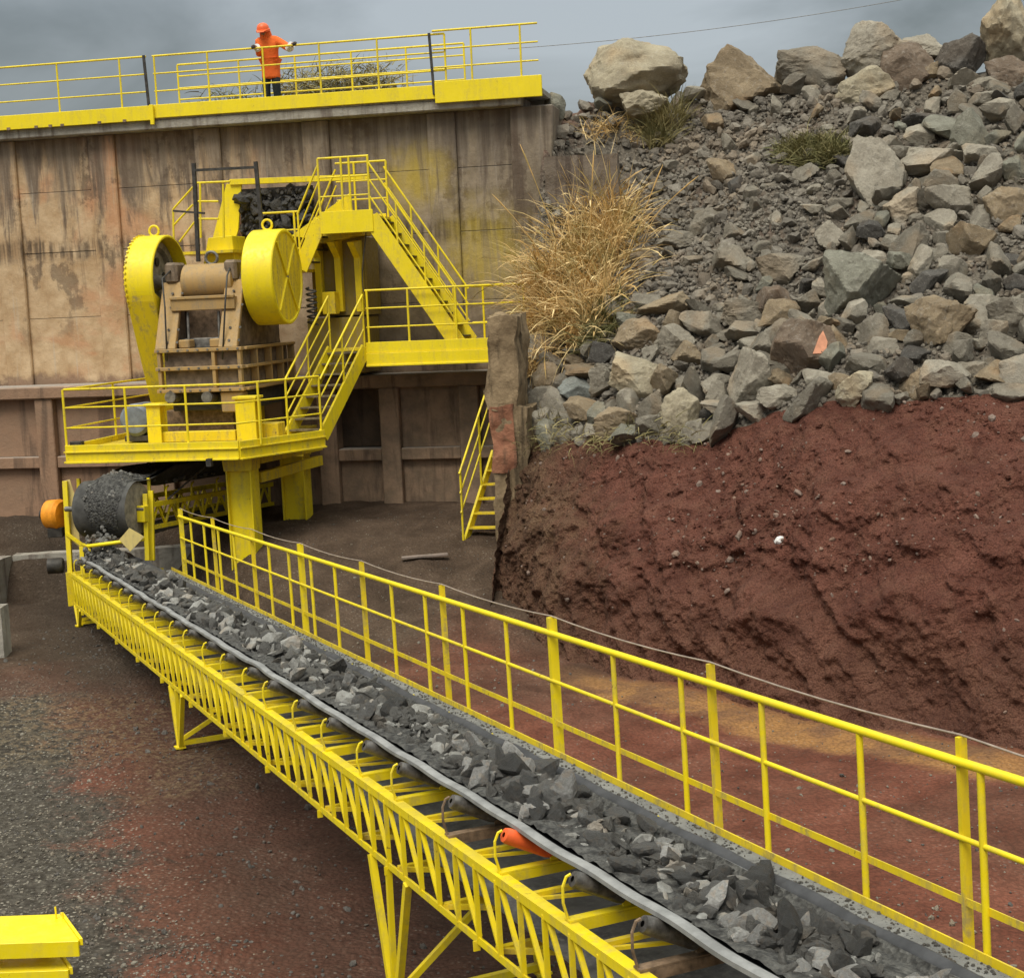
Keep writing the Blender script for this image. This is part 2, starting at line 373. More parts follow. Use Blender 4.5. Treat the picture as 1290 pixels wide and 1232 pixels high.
# ------------------------------------------------------------------ terrain
def ground_z(x, y):
    q = CFI @ V((x, y, 1.0)); w = q.y
    right = sstep(1.9, 3.4, w) * sstep(22.0, 30.5, y) * 1.42
    lefty = sstep(30.2, 30.5, y + .10 * (x + 10)) * .82 + sstep(30.6, 33, y) * .5
    leftm = sstep(1.9, -.2, w)
    z = max(right * (1 - leftm) , 0) + lefty * leftm
    if y > 31: z = max(z, sstep(31, 32.6, y) * 1.3)
    return z
mb = MB()
xs = [-400, -150, -60, -35, -25] + [-20 + .22 * i for i in range(150)] + [14, 16, 20, 26, 40, 80, 200, 400]
ys = [-300, -80, -20, -5, 0, 3, 5] + [6 + .22 * i for i in range(130)] + [36, 40, 60, 120, 300, 700]
rows = []
for y in ys:
    r = []
    for x in xs:
        inn = -21 < x < 14 and 5 < y < 36
        z = ground_z(x, y)
        if inn: z += .10 * fbm((x * .35, y * .35, 0)) + .05 * fbm((x * 1.5, y * 1.5, 3)) + .02 * noise.noise(V((x * 5, y * 5, 1)))
        r.append((x, y, z))
    rows.append(r)
mb.grid(rows); tag(mb.build('ground', GROUND, smooth=4), 'reddish brown quarry floor with grey gravel', kind='structure')

# dirt bank and rock pile: one lofted surface, split at the top edge of the bank
toes = [(618, 742, .75), (626, 758, .45), (662, 776, .3), (690, 800, .2), (800, 845, .1), (900, 872, 0), (1010, 893, 0), (1160, 915, 0), (1290, 935, 0), (1480, 960, 0), (1750, 995, 0)]
tops = [(640, 598, 1.2), (655, 556, 1.4), (672, 552, 1.8), (700, 553, 2.2), (800, 558, 2.5), (895, 552, 2.8), (990, 514, 2.9), (1130, 503, 2.8), (1290, 498, 2.8), (1480, 494, 3.0), (1750, 490, 3.0)]
crs = [(683, 222, 31.3), (688, 190, 31.6), (694, 160, 32.0), (712, 141, 32.8), (800, 133, 33.4), (890, 125, 33), (1000, 112, 32), (1150, 98, 31), (1290, 78, 30), (1480, 60, 29), (1750, 40, 27)]
cols = []
for (tu, tv, tz), (pu, pv, dd), (cu, cv, cd) in zip(toes, tops, crs):
    t = onZ(tu, tv, tz); t.z -= .35
    p = onD(pu, pv, depth(onZ(tu, tv, tz)) + dd); c = onD(cu, cv, cd)
    cols.append((t, p, c))
def spl(pts, t):
    n = len(pts) - 1; t = max(0, min(n - 1e-6, t)); i = int(t); f = t - i
    a, b, c, d = pts[max(i - 1, 0)], pts[i], pts[i + 1], pts[min(i + 2, n)]
    return .5 * ((2 * b) + (c - a) * f + (2 * a - 5 * b + 4 * c - d) * f * f + (3 * b - a - 3 * c + d) * f ** 3)
NCOL = len(cols) - 1
def bank_pt(u, v):                   # v 0..1 earth face, 1..2 rock slope, 2..2.2 plateau lip
    t = spl([c[0] for c in cols], u); p = spl([c[1] for c in cols], u); c = spl([c[2] for c in cols], u)
    if v <= 1:
        lf = sstep(.3, 2.2, u); q = t.lerp(p, v); bulge = math.sin(v * math.pi) * (.25 + .75 * lf); out = V((-.62, -.78, 0))
        hor = v - lf * (.28 * math.sin(v * math.pi) * (1 - .3 * v) + .26 * max(0, 1 - v / .2) ** 2)
        q = V((lerp(t.x, p.x, hor), lerp(t.y, p.y, hor), q.z))
        g = noise.noise(V((q.x * 1.1 + q.z * .55, q.y * 1.1, q.z * .22))) * .30 * bulge
        g += fbm((q.x * 2.2 + q.z * 1.3, q.y * 2.2, q.z * .7), 5) * .09 * (.35 + bulge)
        g += abs(fbm((q.x * .6, q.y * .6, q.z * .6 + 7), 4)) * .3 * bulge + .05 * noise.noise(q * 6) + .04 * noise.noise(q * 13) + .03 * max(0, noise.noise(q * 21))
        tt = (q.x - q.y) * .70; pp = .57 * tt + .82 * q.z + .25 * noise.noise(q * .7); aa = .82 * tt - .57 * q.z
        g += .13 * (.5 - abs(noise.noise(V((pp * 2.3, aa * .32, 4.)))) * 1.6) * sstep(.72, .45, v) * sstep(.02, .16, v) * sstep(0, 1.5, u - 1.5)
        g += .07 * noise.noise(V((pp * 5, aa * .55, 9.))) + .03 * noise.noise(V((pp * 13, aa * 1.2, 2.)))
        g += 0.0 * sstep(.75, .5, v) * sstep(.02, .16, v)
        vt = abs(math.sin((q.x - q.y) * 4.2 + noise.noise(q) * 1.5)); g += .10 * vt * sstep(2.2, .5, q.x) * bulge
        q += out * g
        q.z += .12 * noise.noise(V((q.x * 1.7, q.y * 1.7, 3))) * v
    elif v <= 2:
        f = v - 1; q = p.lerp(c, f); sag = -.55 * math.sin(f * math.pi) * (1 if u > 3 else .4)
        q.z += sag + (.35 * noise.noise(V((q.x * .5, q.y * .5, 5))) + .16 * fbm((q.x * 1.6, q.y * 1.6, 2)) + .07 * noise.noise(q * 5)) * min(1, f * 6 + .2)
        q.z += .12 * noise.noise(V((q.x * 1.7, q.y * 1.7, 3))) * max(0, 1 - f * 6)
    else:
        f = (v - 2) / .2; q = c + V((.25, 1, 0)) * (f * 7); q.z += .15 * noise.noise(V((q.x * .6, q.y * .6, 5)))
        q.z = lerp(q.z, 9.9, f)
    return q
NU = 600
def surf(v0, v1, nv): return [[bank_pt(NCOL * j / NU, lerp(v0, v1, i / nv)) for j in range(NU + 1)] for i in range(nv + 1)]
fb = MB().grid(surf(0, 1, 150)); tag(fb.build('earth_bank', BANK, smooth=4), 'steep bank of dark red earth', kind='structure')
fp = MB().grid(surf(1, 2, 110)); tag(fp.build('rubble_slope', PILE, smooth=4), 'stony slope under the rock pile', kind='structure')
mb = MB().grid(surf(2, 2.2, 10)); mb.build('plateau_edge_ground', PILE, smooth=4)['kind'] = 'structure'
BVB = BVHTree.FromPolygons(fb.v, fb.f); BVP = BVHTree.FromPolygons(fp.v, fp.f)
# the upper yard level behind the wall
mb = MB()
e0 = LF @ V((-60, .6, 9.9)); e1 = LF @ V((6.3, 2.4, 9.9)); crest = [spl([c[2] for c in cols], NCOL * i / 12) + V((.25, 1, 0)) * 6.8 for i in range(2, 13)]
pl = [e0, e1] + [V((c.x, c.y, 9.88)) for c in crest] + [V((60, 22, 9.88)), V((300, 40, 9.88)), V((300, 700, 9.88)), V((-300, 700, 9.88)), V((-300, 80, 9.88))]
mb.add([V((p.x, p.y, 9.88)) for p in pl], [tuple(range(len(pl)))])
mb.build('upper_yard_ground', PILE)['kind'] = 'structure'

# ------------------------------------------------------------------ retaining wall
wall = thing('retaining_wall', 'tall stained concrete retaining wall with pilasters and lower ledge behind the crusher', 'wall', LM(0, 0, 0))
pcs = [(-30, .7)] + [(LP(u, 250, 0)[0], w) for u, w in ((-260, .7), (-120, .7), (8, .62), (133, .62), (266, .6), (402, .6), (560, .62), (669, .72))]
WTOP = 9.62
for i, (xc, w) in enumerate(pcs):
    b = MB()
    if i == len(pcs) - 1: b.prism([(xc - w / 2, -.12, 4.0), (xc + w / 2 - .15, -.12, 4.0), (xc + w / 2 + .2, -.12, WTOP), (xc - w / 2, -.12, WTOP)], (0, 2.4, 0))
    else: b.box(xc - w / 2, xc + w / 2, -.06, .3, 4.0, WTOP)
    b.build('pilaster', CONC, wall, LF, .025)
for (x0, w0), (x1, w1) in zip(pcs[:-1], pcs[1:]):
    zs = [4.0, 5.66, 7.12, 8.45, WTOP]
    b = MB()
    for za, zb in zip(zs[:-1], zs[1:]):
        b.box(x0 + w0 / 2, x1 - w1 / 2, .02 + rnd.uniform(0, .015), .3, za + .005, zb - .005)
    b.build('wall_panel', CONC, wall, LF, .006)
MB().box(-31, pcs[-1][0] + .4, .3, .7, .5, WTOP - .01).build('wall_core', CONC, wall, LF)
b = MB().box(-31, 6.0, -.36, 2.6, WTOP, WTOP + .2); b.build('coping_slab', LOWC, wall, LF, .02)
# lower wall, standing forward with a dusty ledge on top
LZ = 4.18
lcx = [-24, -18, -12, LP(-90, 560, -1)[0], LP(58, 560, -1)[0], LP(205, 560, -1)[0], LP(345, 560, -1)[0], LP(413, 560, -1)[0], LP(492, 560, -1)[0], LP(592, 560, -1)[0], 7.6]
lz = [.4, 2.32, 2.62, LZ - .28, LZ]
for xc in lcx: MB().box(xc - .21, xc + .21, -1.0, -.55, .4, LZ - .28).build('lower_column', CONC, wall, LF, .02)
for k, (x0, x1) in enumerate(zip(lcx[:-1], lcx[1:])):
    MB().box(x0 + .21, x1 - .21, -.96, -.55, 2.36, 2.62).build('lower_beam', CONC, wall, LF, .02)
    b = MB().box(x0 + .21, x1 - .21, -.80, -.56, .4, 2.36)
    if k != 7: b.box(x0 + .21, x1 - .21, -.80, -.56, 2.62, LZ - .28)
    b.build('lower_panel', CONC, wall, LF, .01)
MB().box(-31, 8, -1.06, .0, LZ - .28, LZ).build('ledge', CONC, wall, LF, .03)
b = MB().box(-31, 8, -.5, -.1, .3, 2.6); b.box(-31, lcx[7] - .1, -.5, -.1, 2.6, LZ - .3); b.box(lcx[8] + .1, 8, -.5, -.1, 2.6, LZ - .3)
b.build('lower_core', DARKS, wall, LF)

# top walkway: toe boards are parts of the deck
def railing(name, label, pts, posts, hs, group=None, r=.022, frame=LF, mat=YEL, rp=.022, cat='railing', base=None, drop=.0):
    """pts: polyline at floor level in the frame; posts: list of points; hs: rail heights"""
    t = thing(name, label, cat, base or (frame @ Matrix.Translation(posts[0])), group)
    for p in posts: MB().tube(V(p) - V((0, 0, drop)), V(p) + V((0, 0, max(hs) - .005)), rp, 8).build('post', mat, t, frame, smooth=.8)
    nm = ['top_rail', 'mid_rail', 'mid_rail', 'mid_rail']
    for i, h in enumerate(sorted(hs, reverse=True)):
        MB().path([V(p) + V((0, 0, h)) for p in pts], r if i == 0 else r * .8, 8).build(nm[i], mat, t, frame, smooth=.8)
    return t
deck = thing('upper_walkway', 'concrete walkway edge with yellow toe boards along the top of the wall', 'walkway', LM(0, 0, WTOP + .2))
xa, xb, xc_, xd = -31, LP(193, 150, -.4)[0], LP(550, 120, -.4)[0], LP(683, 105, -.4)[0]
DZ = 10.13
MB().box(xa, xb, -.46, -.40, DZ - .32, DZ - .01).build('toe_board', YELB, deck, LF, .008)
MB().box(xb + .02, xc_, -.42, -.36, DZ - .28, DZ).build('toe_board', YELB, deck, LF, .008)
MB().box(xc_ - .02, xd, -.47, -.41, DZ - .38, DZ + .05).build('toe_board', YELB, deck, LF, .008)
MB().box(xb - .03, xb + .05, -.50, -.44, DZ - .42, DZ).build('joint_plate', YELB, deck, LF, .005)
MB().box(-31, xd, -.36, 2.4, WTOP + .2, WTOP + .3).build('deck_floor', LOWC, deck, LF)
for u in (10, 45, 63, 78, 125, 157):
    xx = LP(u, 155, -.47)[0]; MB().box(xx - .04, xx + .04, -.475, -.462, DZ - .33, DZ - .27).build('bracket', RUSTY, deck, LF)
hs = (1.03, .66, .29)
def xr(us, y, v=120): return [(LP(u, v, y)[0], y, DZ) for u in us]
railing('guard_railing', 'yellow railing on the walkway left of the dark post', [(-30, -.38, DZ)] + xr((187,), -.38), [(-11 - i * 1.6, -.38, DZ) for i in range(3, -1, -1)] + xr((-10, 74, 153), -.38), hs, 'front railings along the upper walkway', drop=.2)
railing('guard_railing', 'long yellow railing on the walkway that the person in orange holds', xr((195, 563), -.36), xr((197, 264, 334, 405, 478, 563), -.36), hs, 'front railings along the upper walkway', drop=.2)
railing('guard_railing', 'yellow railing at the far right end of the walkway above the deeper toe board', xr((548, 680), -.40), xr((596, 658), -.40), tuple(h + .06 for h in hs), 'front railings along the upper walkway', drop=.2)
yr = .95
pr = xr((226, 303, 374, 445, 514, 587), yr, 124)
railing('guard_railing', 'rear yellow railing behind the person on the walkway', [pr[0], pr[-1]], pr, (1.03, .78, .52, .27), 'rear railing of the upper walkway', drop=.35)
for u, lb in ((187, 'dark steel post at the joint of the walkway railings on the left'), (547, 'dark steel post by the deeper toe board right of the person')):
    x = LP(u, 120, -.43)[0]
    single('steel_post', MB().beam((x - .05, -.43, DZ + 1.05), (x, -.43, DZ - .2), .05, .05), DARKS, LM(x, -.43, DZ), lb, 'post', frame=LF)

# ------------------------------------------------------------------ person (skin-grown, continuous body)
def skin_mesh(name, nodes, edges, mat, parent, frame, sub=2, loose=None):
    me = bpy.data.meshes.new(name); M = MW[parent.name].inverted() @ frame if parent else frame
    me.from_pydata([M @ V(n[:3]) for n in nodes], edges, [])
    ob = bpy.data.objects.new(name, me); COL.objects.link(ob)
    md = ob.modifiers.new('skin', 'SKIN'); md.use_smooth_shade = True
    for i, n in enumerate(nodes):
        sv = me.skin_vertices[0].data[i]; sv.radius = (n[3], n[4] if len(n) > 4 else n[3]); sv.use_root = i in (loose or [0])
    sb = ob.modifiers.new('sub', 'SUBSURF'); sb.levels = sub; sb.render_levels = sub
    bpy.context.view_layer.update()
    dg = bpy.context.evaluated_depsgraph_get(); m2 = bpy.data.meshes.new_from_object(ob.evaluated_get(dg))
    ob.modifiers.clear(); ob.data = m2; m2.name = name; m2.materials.clear(); m2.materials.append(mat)
    for p in m2.polygons: p.use_smooth = True
    ob.name = name; MW[ob.name] = MW[parent.name] if parent else ID
    if parent: ob.parent = parent
    return ob
px0 = LP(341, 110, -.05)[0]; FZ = DZ - .2
PM = LM(px0, -.02, FZ)
RZ = DZ + 1.03 - FZ            # rail height above his floor
xl = LP(321, 68, -.34)[0] - px0; xrr = LP(371, 66, -.34)[0] - px0
per = thing('person', 'person in orange hooded coat and helmet holding the walkway railing and looking down', 'person', PM)
sh = 1.42
body = [(0, .05, .95, .15, .12), (0, .02, 1.15, .15, .12), (0, -.02, 1.36, .16, .11), (-.03, -.07, 1.50, .06), (-.045, -.14, 1.60, .085, .095), (-.05, -.17, 1.68, .075),
        (-.20, -.02, sh, .065), (xl + .0, -.02, 1.13, .05), (xl + .03, -.28, RZ + .03, .033), (xl - .01, -.345, RZ + .045, .036, .022),
        (.19, -.02, sh, .065), (xrr - .16, -.08, 1.20, .05), (xrr - .05, -.28, RZ + .04, .033), (xrr + .02, -.335, RZ + .045, .036, .022),
        (-.10, .05, .88, .095), (-.11, .02, .50, .065), (-.11, .06, .08, .045), (-.12, -.12, .03, .04),
        (.10, .05, .88, .095), (.11, .01, .50, .065), (.12, .06, .08, .045), (.13, -.12, .03, .04)]
bed = [(0, 1), (1, 2), (2, 3), (3, 4), (4, 5), (2, 6), (6, 7), (7, 8), (8, 9), (2, 10), (10, 11), (11, 12), (12, 13), (0, 14), (14, 15), (15, 16), (16, 17), (0, 18), (18, 19), (19, 20), (20, 21)]
roots = [0]
for hx, hy, hz, sg in ((xl - .01, -.345, RZ + .045, -1), (xrr + .02, -.335, RZ + .045, 1)):      # four bent fingers over the rail, thumb beside
    for k in range(4):
        ox = hx + (k - 1.5) * .021; i = len(body); L = (.85, 1, .95, .75)[k]
        body += [(ox, hy - .01, hz + .005, .009), (ox, hy - .045 * L, hz + .002, .009), (ox, hy - .058 * L, hz - .03, .008), (ox, hy - .04 * L, hz - .055, .007)]
        bed += [(i, i + 1), (i + 1, i + 2), (i + 2, i + 3)]; roots.append(i)
    i = len(body); body += [(hx - sg * .02, hy + .02, hz, .011), (hx - sg * .05, hy + .005, hz - .01, .010), (hx - sg * .05, hy - .02, hz - .03, .008)]
    bed += [(i, i + 1), (i + 1, i + 2)]; roots.append(i)
bodyo = skin_mesh('body', body, bed, SKIN, per, PM, 2, roots)
skin_mesh('coat', [(0, .05, .86, .215, .17), (0, .05, 1.0, .20, .16), (0, .02, 1.18, .205, .165), (0, -.02, 1.36, .215, .15), (-.03, -.05, 1.50, .10),
                   (-.22, -.02, sh - .01, .095), (xl + .0, -.02, 1.13, .085), (xl + .03, -.20, RZ + .0, .06),
                   (.21, -.02, sh - .01, .095), (xrr - .16, -.08, 1.20, .09), (xrr - .09, -.20, RZ + .03, .062), (0, .05, .62, .24, .19)],
          [(0, 1), (1, 2), (2, 3), (3, 4), (3, 5), (5, 6), (6, 7), (3, 8), (8, 9), (9, 10), (11, 0)], ORCOAT, per, PM)
skin_mesh('trousers', [(0, .05, .76, .10, .09), (-.10, .05, .70, .11), (-.115, .02, .48, .095), (-.115, .06, .12, .08), (.10, .05, .70, .11), (.115, .01, .48, .095), (.12, .06, .12, .08)],
          [(0, 1), (1, 2), (2, 3), (0, 4), (4, 5), (5, 6)], TROU, per, PM)
for sx in (-.12, .12): skin_mesh('boot', [(sx, .07, .16, .066), (sx, .06, .06, .062), (sx, -.06, .05, .055), (sx, -.16, .045, .05)], [(0, 1), (1, 2), (2, 3)], BOOT, per, PM)
skin_mesh('hood', [(-.02, -.02, 1.44, .15), (-.04, -.05, 1.55, .135), (-.045, -.075, 1.66, .125)], [(0, 1), (1, 2)], ORCOAT, per, PM)
hm = MB().lathe([(-.03, .150), (0, .150), (.012, .152), (.02, .135), (.07, .128), (.12, .098), (.145, .05), (.152, .0)], (-.05, -.15, 1.625), (-.02, -.30, .95), 24)
hm.prism([(-.16, -.25, 1.60), (.06, -.25, 1.60), (.02, -.35, 1.55), (-.12, -.35, 1.55)], (0, .01, .015)); hm.build('helmet', HELM, per, PM, smooth=.9)
for (a, bb) in (((xl + .03, -.20, RZ + .01), (xl + .03, -.27, RZ + .035)), ((xrr - .20, -.10, 1.20), (xrr - .09, -.20, RZ + .04))):
    MB().path([a, bb], .078, 12).build('cuff', WHITE, per, PM, smooth=.9)
for hx, hy in ((xl - .01, -.345), (xrr + .02, -.335)):
    skin_mesh('glove', [(hx, hy + .06, RZ + .05, .04), (hx, hy, RZ + .048, .05, .032), (hx, hy - .05, RZ + .03, .045, .025), (hx, hy - .055, RZ - .02, .04, .02)], [(0, 1), (1, 2), (2, 3)], GLOVE, per, PM, 2)

# ------------------------------------------------------------------ crusher
FY = -3.2
def X(u, v, y): return LP(u, v, y)[0]
def Z(u, v, y): return LP(u, v, y)[1]
cr = thing('jaw_crusher', 'ochre jaw crusher with two yellow wheel guards on the steel platform', 'crusher', LM(.1, -3.2, 3.2))
fz = Z(270, 353, FY); fxl0, fxl1 = X(181, 353, FY), X(216, 353, FY); fxr0, fxr1 = X(325, 355, FY), X(363, 355, FY)
R1 = .93
# frame body
CRD = plain('dusty_brown_steel_shaded', (.17, .125, .085), .4, .75, 6, .4)  # dusty brown, darker than the ribs so recesses carry painted shade
bx0, bx1 = X(197, 460, -4.4), X(303, 460, -4.4); zt, zm, zb = Z(250, 441, -4.4), Z(250, 464, -4.4), Z(250, 492, -4.4)
MB().box(bx0 + .12, bx1 - .06, -4.28, -1.5, zb, zt - .02).box(bx0 + .15, bx1 - .2, -3.3, -1.5, zt - .02, zt + .7).build('body_shell', CRD, cr, LF, .01)
fr = MB()
for z in (zt, zm, zb): fr.box(bx0 - .02, bx1 + .04, -4.42, -4.27, z - .035, z + .035); fr.box(bx1 - .07, bx1 + .10, -4.271, -1.4, z - .03 + .002, z + .03)
for xx in (bx0 + .02, lerp(bx0, bx1, .66), bx1 - .06): fr.box(xx, xx + .07, -4.40, -4.272, zb + .036, zt - .036)
for yy in (-3.7, -2.9, -2.2, -1.5): fr.box(bx1 - .06, bx1 + .085, yy, yy + .06, zb + .03, zt - .03)
fr.build('frame_body', OCH, cr, LF, .008)
# side cheeks carrying the bearings
for (ua, ub, va, vb, xs_) in ((203, 229, 372, 440, -1), (282, 306, 352, 440, 1)):
    x0 = X(ua + 6, 400, -3.9); x1 = X(ub - 2, 400, -3.9)
    m = MB().prism([(x0, -4.35, zt + .03), (x0, -1.7, zt + .03), (x0, -2.6, fz + .15), (x0, -3.5, fz + .25), (x0, -3.75, fz)], (x1 - x0, 0, 0))
    m.build('cheek_web', CRD, cr, LF, .012); m = MB().prism([(x0 - .06, -4.40, zt + .035), (x0 - .06, -4.30, zt + .035), (x0 - .06, -3.70, fz - .02), (x0 - .06, -3.80, fz - .02)], (x1 - x0 + .12, 0, 0))
    m.build('cheek_plate', OCH, cr, LF, .012)
    m = MB().lathe([(0, 0), (0, .30), (.24, .30), (.24, 0)], (lerp(x0, x1, .5) - .12, FY - .1, fz), (1, 0, 0), 28); m.build('bearing_housing', RUSTY, cr, LF, smooth=.6)
# swing jaw barrel
b0, b1 = X(233, 350, -3.6), X(299, 350, -3.6)
MB().lathe([(0, 0), (0, .30), (.03, .355), (b1 - b0 - .03, .355), (b1 - b0, .30), (b1 - b0, 0)], (b0, -3.55, fz - .04), (1, 0, 0), 36).build('swing_jaw', OCH, cr, LF, smooth=.6)
c0 = MB().box(b0 - .12, b1 + .1, -4.12, -3.92, Z(250, 391, -4.1), Z(250, 375, -4.1)); c0.box(b0 - .12, b1 + .1, -4.15, -4.05, Z(250, 377, -4.1), Z(250, 373, -4.1))
c0.build('cross_beam', OCH, cr, LF, .01)
MB().box(b0, b1, -3.7, -3.3, zt, fz - .3).build('jaw_back', RUSTY, cr, LF, .02)
MB().box(b0 - .05, b1 + .05, -3.95, -3.72, zt + .02, zt + .22).build('toggle_beam', STEEL, cr, LF, .02)
for u in (235, 274):
    xx = X(u, 410, -4.1); MB().tube((xx, -4.05, zt), (xx, -4.0, zt + .72), .028).build('tension_rod', STEEL, cr, LF, smooth=.8)
    m = MB().box(xx - .12, xx + .1, -4.28, -3.98, zt + .036, zt + .20); m.build('rod_seat', OCH, cr, LF, .02)
for (u, v) in ((218, 500), (264, 500)):
    xx = X(u, v, -4.3); m = MB().lathe([(0, 0), (0, .11), (.35, .11), (.35, 0)], (xx, -4.45, Z(u, v, -4.3)), (0, 1, 0), 20); m.build('hydraulic_cylinder', STEEL, cr, LF, smooth=.6)
MB().box(bx0 + .15, bx1 - .02, -4.1, -1.6, 3.75, zb - .002).build('discharge_skirt', DARKS, cr, LF, .02)
m = MB().prism([(X(278, 485, -4.3), -4.36, zb - .05), (X(306, 485, -4.3), -4.36, zb - .05), (X(308, 520, -4.3), -4.36, 3.72), (X(281, 520, -4.3), -4.36, 3.72)], (0, .3, 0)); m.build('foot_bracket', OCH, cr, LF, .02)
m = MB().tube((X(242, 320, -3.2), -3.4, fz + .30), (X(300, 320, -3.2), -3.4, fz + .30), .02); 
m = []
for z in (zt, zm, zb):
    for i in range(9): m.append((lerp(bx0 + .06, bx1 - .03, i / 8), z))
mm = MB()
for x_, z_ in m: mm.lathe([(0, 0), (0, .022), (-.02, .022), (-.02, 0)], (x_, -4.421, z_), (0, 1, 0), 6)
for sx in (0, 1):
    xx = X(216, 400, -4.3) if sx == 0 else X(294, 400, -4.3)
    for t_ in (.12, .3, .62, .82):
        for dx in (-.10, .10): mm.lathe([(0, 0), (0, .026), (-.03, .026), (-.03, 0)], (xx + dx, lerp(-4.40, -3.80, t_) - .005, lerp(zt, fz, t_)), (0, 1, 0), 6)
mm.build('bolts', STEEL, cr, LF)['kind'] = 'stuff'
for sx, u_ in ((-1, 218), (1, 293)):
    xx = X(u_, 372, -3.8); MB().box(xx - .13, xx + .13, -3.86, -3.35, fz - .05, fz + .36).build('bearing_cap', CRD, cr, LF, .05)
    MB().path([(xx, -3.85, fz + .2), (xx + .05 * sx, -4.15, fz + .05), (xx + .03, -4.3, fz - .5), (xx - .05 * sx, -4.42, zt - .2)], .018, 6).build('grease_hose', DARKS, cr, LF, smooth=2)
MB().box(b0 + .12, b1 - .12, -3.95, -3.88, fz - .20, fz + .02).build('maker_plate', STEEL, cr, LF, .01) if False else None
# lifting eye on the barrel
def eye(name, x, y, z, r=.09, t=.022, mat=YEL, parent=None):
    pts = [(x + r * math.cos(a), y, z + r + r * math.sin(a)) for a in [i * math.pi / 8 for i in range(17)]]
    MB().path(pts, t, 6, False).build(name, mat, parent, LF, smooth=2)
eye('lifting_eye', X(268, 330, -3.5), -3.55, fz + .30, .12, .03, STEEL, cr)
# right guard: closed drum with a cross braced face
def drum(x0, x1, name, open_face):
    prof = [(0, 0), (0, R1 - .02), (.02, R1), (x1 - x0 - .02, R1), (x1 - x0, R1 - .02)]
    if not open_face: prof += [(x1 - x0, R1 - .06), (x1 - x0 - .03, R1 - .07), (x1 - x0 - .03, 0)]
    else: prof += [(x1 - x0, R1 - .05), (.05, R1 - .05), (.05, 0)]
    m = MB().lathe(prof, (x0, FY, fz), (1, 0, 0), 56); return m
MB().lathe([(0, 0), (0, R1 - .09), (.006, R1 - .09), (.006, 0)], (fxr1 - .034, FY, fz), (1, 0, 0), 48).build('guard_face', YEL2, cr, LF, smooth=.5)  # dustier, darker yellow than the band: the face's shade put into colour
g = drum(fxr0, fxr1, 'wheel_guard', False).build('wheel_guard', YELB, cr, LF, smooth=.5)
m = MB(); xf = fxr1 - .012
for a in (.9, -.9): m.beam((xf, FY - math.cos(a) * .84, fz - math.sin(a) * .84), (xf, FY + math.cos(a) * .84, fz + math.sin(a) * .84), .035, .035, (1, 0, 0))
m.build('cross_brace', YELB, g, LF); eye('lifting_eye', lerp(fxr0, fxr1, .42), FY, fz + R1 - .01, .10, .025, YEL, g)
m = MB().lathe([(0, 0), (0, .035), (.02, .03), (.02, 0)], (xf, FY, fz), (1, 0, 0), 12); m.build('hub_bolt', STEEL, g, LF)
# left guard: drum open to the right with the fly wheel inside, belt guard tapering down to the motor
g = drum(fxl0, fxl1, 'wheel_guard', True).build('wheel_guard', YELB, cr, LF, smooth=.5)
m = MB(); x0 = fxl0
for i in range(46):                              # ragged row of tabs on the back rim
    a = .5 + i * .075; m.box(x0 - .03, x0 + .05, FY - .02, FY + .02, 0, .05) if False else None
eye('lifting_eye', lerp(fxl0, fxl1, .5), FY, fz + R1 - .01, .10, .025, YEL, g)
zbm = Z(195, 492, -4.6)
prof_ = [(FY - R1, fz - .1), (FY - R1 * .93, fz - .42), (-4.30, zbm - .1), (-3.9, zbm - .25), (-3.35, zbm), (FY + R1 * .93, fz - .42), (FY + R1, fz - .1)]
m = MB().prism([(fxl0 - .01, y, z) for y, z in prof_], (fxl1 - fxl0 + .02, 0, 0))
# keep the wheel opening clear: taper begins under the drum
m2 = MB().prism([(fxl0 + .003, FY - R1 * .985, fz - .16), (fxl0 + .003, FY - R1 * .93, fz - .37), (fxl0 + .003, -3.25, 3.75), (fxl0 + .003, -2.65, 3.65), (fxl0 + .003, -2.1, 3.9), (fxl0 + .003, FY + R1 * .98, fz - .16), (fxl0 + .003, FY, fz - R1 * .62)], (fxl1 - fxl0 - .006, 0, 0))
m2.build('belt_guard', YEL2, cr, LF, .015)
w = MB().lathe([(0, 0), (0, .12), (.05, .14), (.08, .55), (.02, .68), (.02, .82), (.22, .84), (.22, .70), (.12, .66), (.14, .16), (.30, .13), (.30, 0)], (fxl0 + .12, FY, fz), (1, 0, 0), 48)
w = w.build('flywheel', plain('dusty_flywheel_iron', (.26, .225, .175), .4, .7, 7, .4), cr, LF, smooth=.6)
m = MB()
for i in range(6):
    a = i * math.pi / 3 + .3; m.lathe([(0, 0), (0, .09), (.02, .09), (.02, 0)], (fxl0 + .262, FY + .42 * math.cos(a), fz + .42 * math.sin(a)), (1, 0, 0), 14)
m.build('hole_shade_disc', DARKS, w, LF)  # solid dark discs painting the shade of holes in the wheel
MB().tube((fxl0 + .2, FY, fz), (fxr0 + .05, FY, fz), .11, 18).build('shaft', STEEL, cr, LF, smooth=.6)
# bolts along the left guard's rim
m = MB()
for i in range(30):
    a = math.pi * (.40 + .038 * i); m.lathe([(0, 0), (0, .025), (.03, .025), (.03, 0)], (fxl0 + .03, FY + (R1 - .002) * math.cos(a), fz + (R1 - .002) * math.sin(a)), (0, math.cos(a), math.sin(a)), 6, (1, 0, 0))
m.build('rim_bolt', YEL2, g, LF)

m = MB()
_r = random.Random(3)
# springs beside the right cheek
m = MB(); xs0 = X(392, 370, -2.4); zs0 = Z(392, 388, -2.4)
m.path([(xs0 + .10 * math.cos(t * .9), -2.4 + .10 * math.sin(t * .9), zs0 - .35 + .016 * t) for t in range(0, 48)], .02, 6).build('coil_spring', DARKS, cr, LF, smooth=2)
